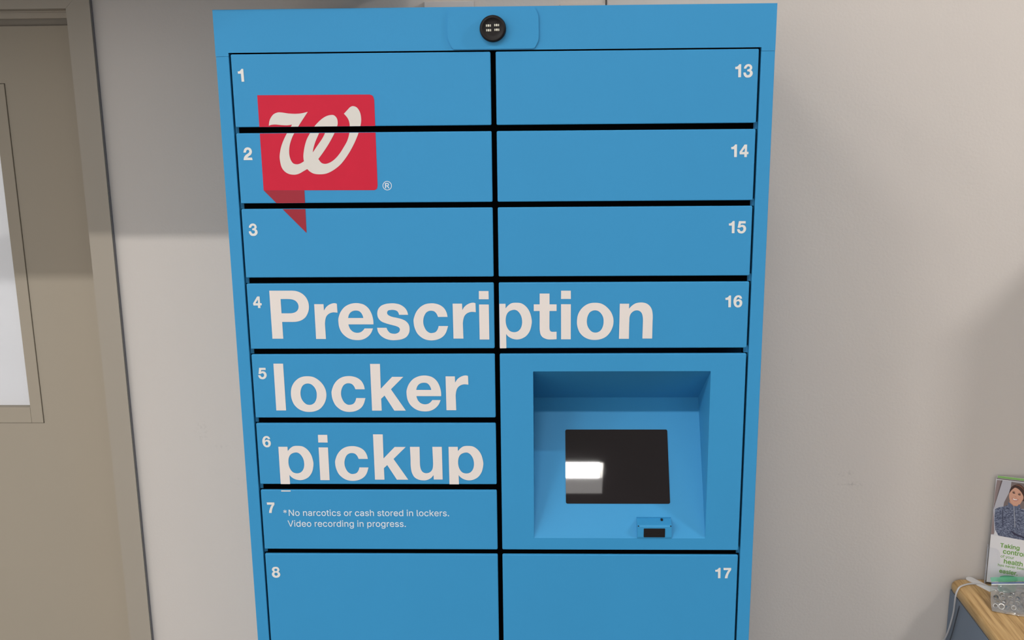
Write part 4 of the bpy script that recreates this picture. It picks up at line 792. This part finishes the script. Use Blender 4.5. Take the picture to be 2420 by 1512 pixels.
for (txt, a, b, bold) in SLOGAN:
    bm = bmesh.new()
    sl_ = (b[1] - a[1]) / (b[0] - a[0])
    T_ = text_loops(txt, 0, 0, 1, THIN, b[0] - a[0])
    for q, loops in enumerate(T_):
        prism(bm, loops[0], lambda u, v: B(a[0] + u, a[1] + v + sl_ * u * 0.5, 1.05 + 0.02 * (q % 2)), None, loops[1:])
    for f in bm.faces:
        f.normal_update()
        if f.normal.dot(en) < 0: f.normal_flip()
    embolden(bm, T_, lambda u, v: B(a[0] + u, a[1] + v + sl_ * u * 0.5, 1.05), 0.00042 if bold else 0.00012)
    finish('slogan_text', bm, GREEN_INK, f1, recalc=False)

# green lid behind the bag and the zip bag with metal rings
bm = bmesh.new()
c0 = Vector((1.638, 0.562, DKZ))
for k, (r, h) in enumerate(((0.026, 0.0005), (0.029, 0.004), (0.029, 0.016), (0.0265, 0.020), (0.0, 0.021))):
    pass
prv = None
for r, h in ((0.0, 0.0003), (0.021, 0.0003), (0.0215, 0.004), (0.0215, 0.031), (0.0195, 0.0345), (0.0, 0.0355)):
    ring = [bm.verts.new(c0 + Vector((r * math.cos(a * math.pi / 16), r * 0.55 * math.sin(a * math.pi / 16), h))) for a in range(32)] if r else [bm.verts.new(c0 + Vector((0, 0, h)))]
    if prv:
        for a in range(32):
            if len(prv) == 1: bm.faces.new([prv[0], ring[a], ring[(a + 1) % 32]])
            elif len(ring) == 1: bm.faces.new([prv[a], prv[(a + 1) % 32], ring[0]])
            else: bm.faces.new([prv[a], prv[(a + 1) % 32], ring[(a + 1) % 32], ring[a]])
    prv = ring
tag(finish('oval_tub', bm, GREEN_PLASTIC, smooth=True), 'green oval plastic tub on the desk between the leaflet holder and the zip bag', 'tub')

BW = 0.150
bx = 1.5585
BH = 0.032
def bag_pt(u, v, side):
    # u 0..1 across, v 0..1 up, side -1 front / +1 back
    belly = math.sin(math.pi * u) ** 0.55 * (math.sin(math.pi * min(1, v * 1.12 + 0.03)) ** 0.6 if v < 0.87 else 0.0)
    th = 0.024 * belly * (1 - 0.5 * v)
    wr = 0.0024 * math.sin(19 * u + 7 * v) * math.sin(11 * v + 3) + 0.0016 * math.sin(37 * u - 15 * v) + 0.0010 * math.sin(61 * u + 23 * v)
    x = bx + 0.032 * v + 0.006 * (1 - v) ** 4 * (1 - 2 * u) + BW * u
    yb = 0.462 + 0.080 * v - 0.045 * u * (1 - v) + side * (th + (wr if 0.02 < u < 0.98 and 0.03 < v < 0.97 else 0))
    z = DKZ + 0.0014 + BH * v + 0.004 * u * v
    return Vector((x, yb, z))
bg = empty('zip_bag', (bx + BW / 2, 0.45, DKZ), 'clear zip bag of metal rings with a green top edge, on the desk', 'zip bag')
NU, NV = 40, 28
bm = bmesh.new()
for side in (-1, 1):
    g = [[bm.verts.new(bag_pt(i / NU, j / NV, side)) for i in range(NU + 1)] for j in range(NV + 1)]
    for j in range(NV):
        for i in range(NU):
            f = bm.faces.new([g[j][i], g[j][i + 1], g[j + 1][i + 1], g[j + 1][i]]); f.smooth = True
finish('bag_film', bm, FILM, bg, smooth=True, recalc=True)
bm = bmesh.new()
g = [[bm.verts.new(bag_pt(i / NU, 1.0, 0) + Vector((0, 0.008 * t + 0.0015 * math.sin(i * 0.5), 0.007 * t))) for i in range(NU + 1)] for t in (0.0, 0.5, 1.0)]
for j in range(2):
    for i in range(NU): bm.faces.new([g[j][i], g[j][i + 1], g[j + 1][i + 1], g[j + 1][i]])
finish('top_flap', bm, GREEN_FILM, bg, smooth=True)
bm = bmesh.new()
tube(bm, [bag_pt(i / NU, 0.965, 0) + Vector((0, -0.002, 0)) for i in range(NU + 1)], 0.0011, 6)
finish('zip_line', bm, BLUE_LINE, bg)
bm = bmesh.new()
tube(bm, [bag_pt(i / NU, 0.925, 0) + Vector((0, -0.002, 0)) for i in range(NU + 1)], 0.0013, 6)
finish('zip_seal', bm, mat('clear_seal', (0.75, 0.77, 0.75), 0.15), bg)

def ring_mesh(R, r, h):
    bm = bmesh.new()
    n = 24
    prof = [(R, -h / 2), (R, h / 2), (r, h / 2), (r, -h / 2)]
    rs = [[bm.verts.new((a * math.cos(k * 2 * math.pi / n), a * math.sin(k * 2 * math.pi / n), z)) for k in range(n)] for a, z in prof]
    for i in range(4):
        A_, B2 = rs[i], rs[(i + 1) % 4]
        for k in range(n): bm.faces.new([A_[k], A_[(k + 1) % n], B2[(k + 1) % n], B2[k]])
    bmesh.ops.recalc_face_normals(bm, faces=bm.faces)
    me = bpy.data.meshes.new('metal_ring'); bm.to_mesh(me); bm.free()
    return me
RM = ring_mesh(0.0068, 0.0050, 0.0034); RM.materials.append(STEEL)
RM2 = ring_mesh(0.0056, 0.0036, 0.0052); RM2.materials.append(STEEL_DARK)
spots = []
for layer, (cnt, zz) in enumerate(((11, 0.0060), (10, 0.0105), (9, 0.0150), (6, 0.0190))):
    for k in range(cnt):
        u = (k + 0.7 + 0.35 * (layer % 2)) / (cnt + 0.6)
        vv = zz / BH
        p = (bag_pt(u, vv, -1) + bag_pt(u, vv, 1)) / 2
        spots.append((p.x, p.y - 0.001, DKZ + zz + 0.002, layer))
for i, (x, y, z, layer) in enumerate(spots):
    o = bpy.data.objects.new('metal_ring', RM if i % 3 else RM2)
    C.objects.link(o)
    o.location = (x, y, z)
    o.rotation_euler = (math.radians(random.uniform(50, 110)), math.radians(random.uniform(-35, 35)), math.radians(random.uniform(-60, 60)))
    tag(o, 'steel ring inside the clear zip bag on the desk', 'metal ring', 'steel rings in the zip bag')
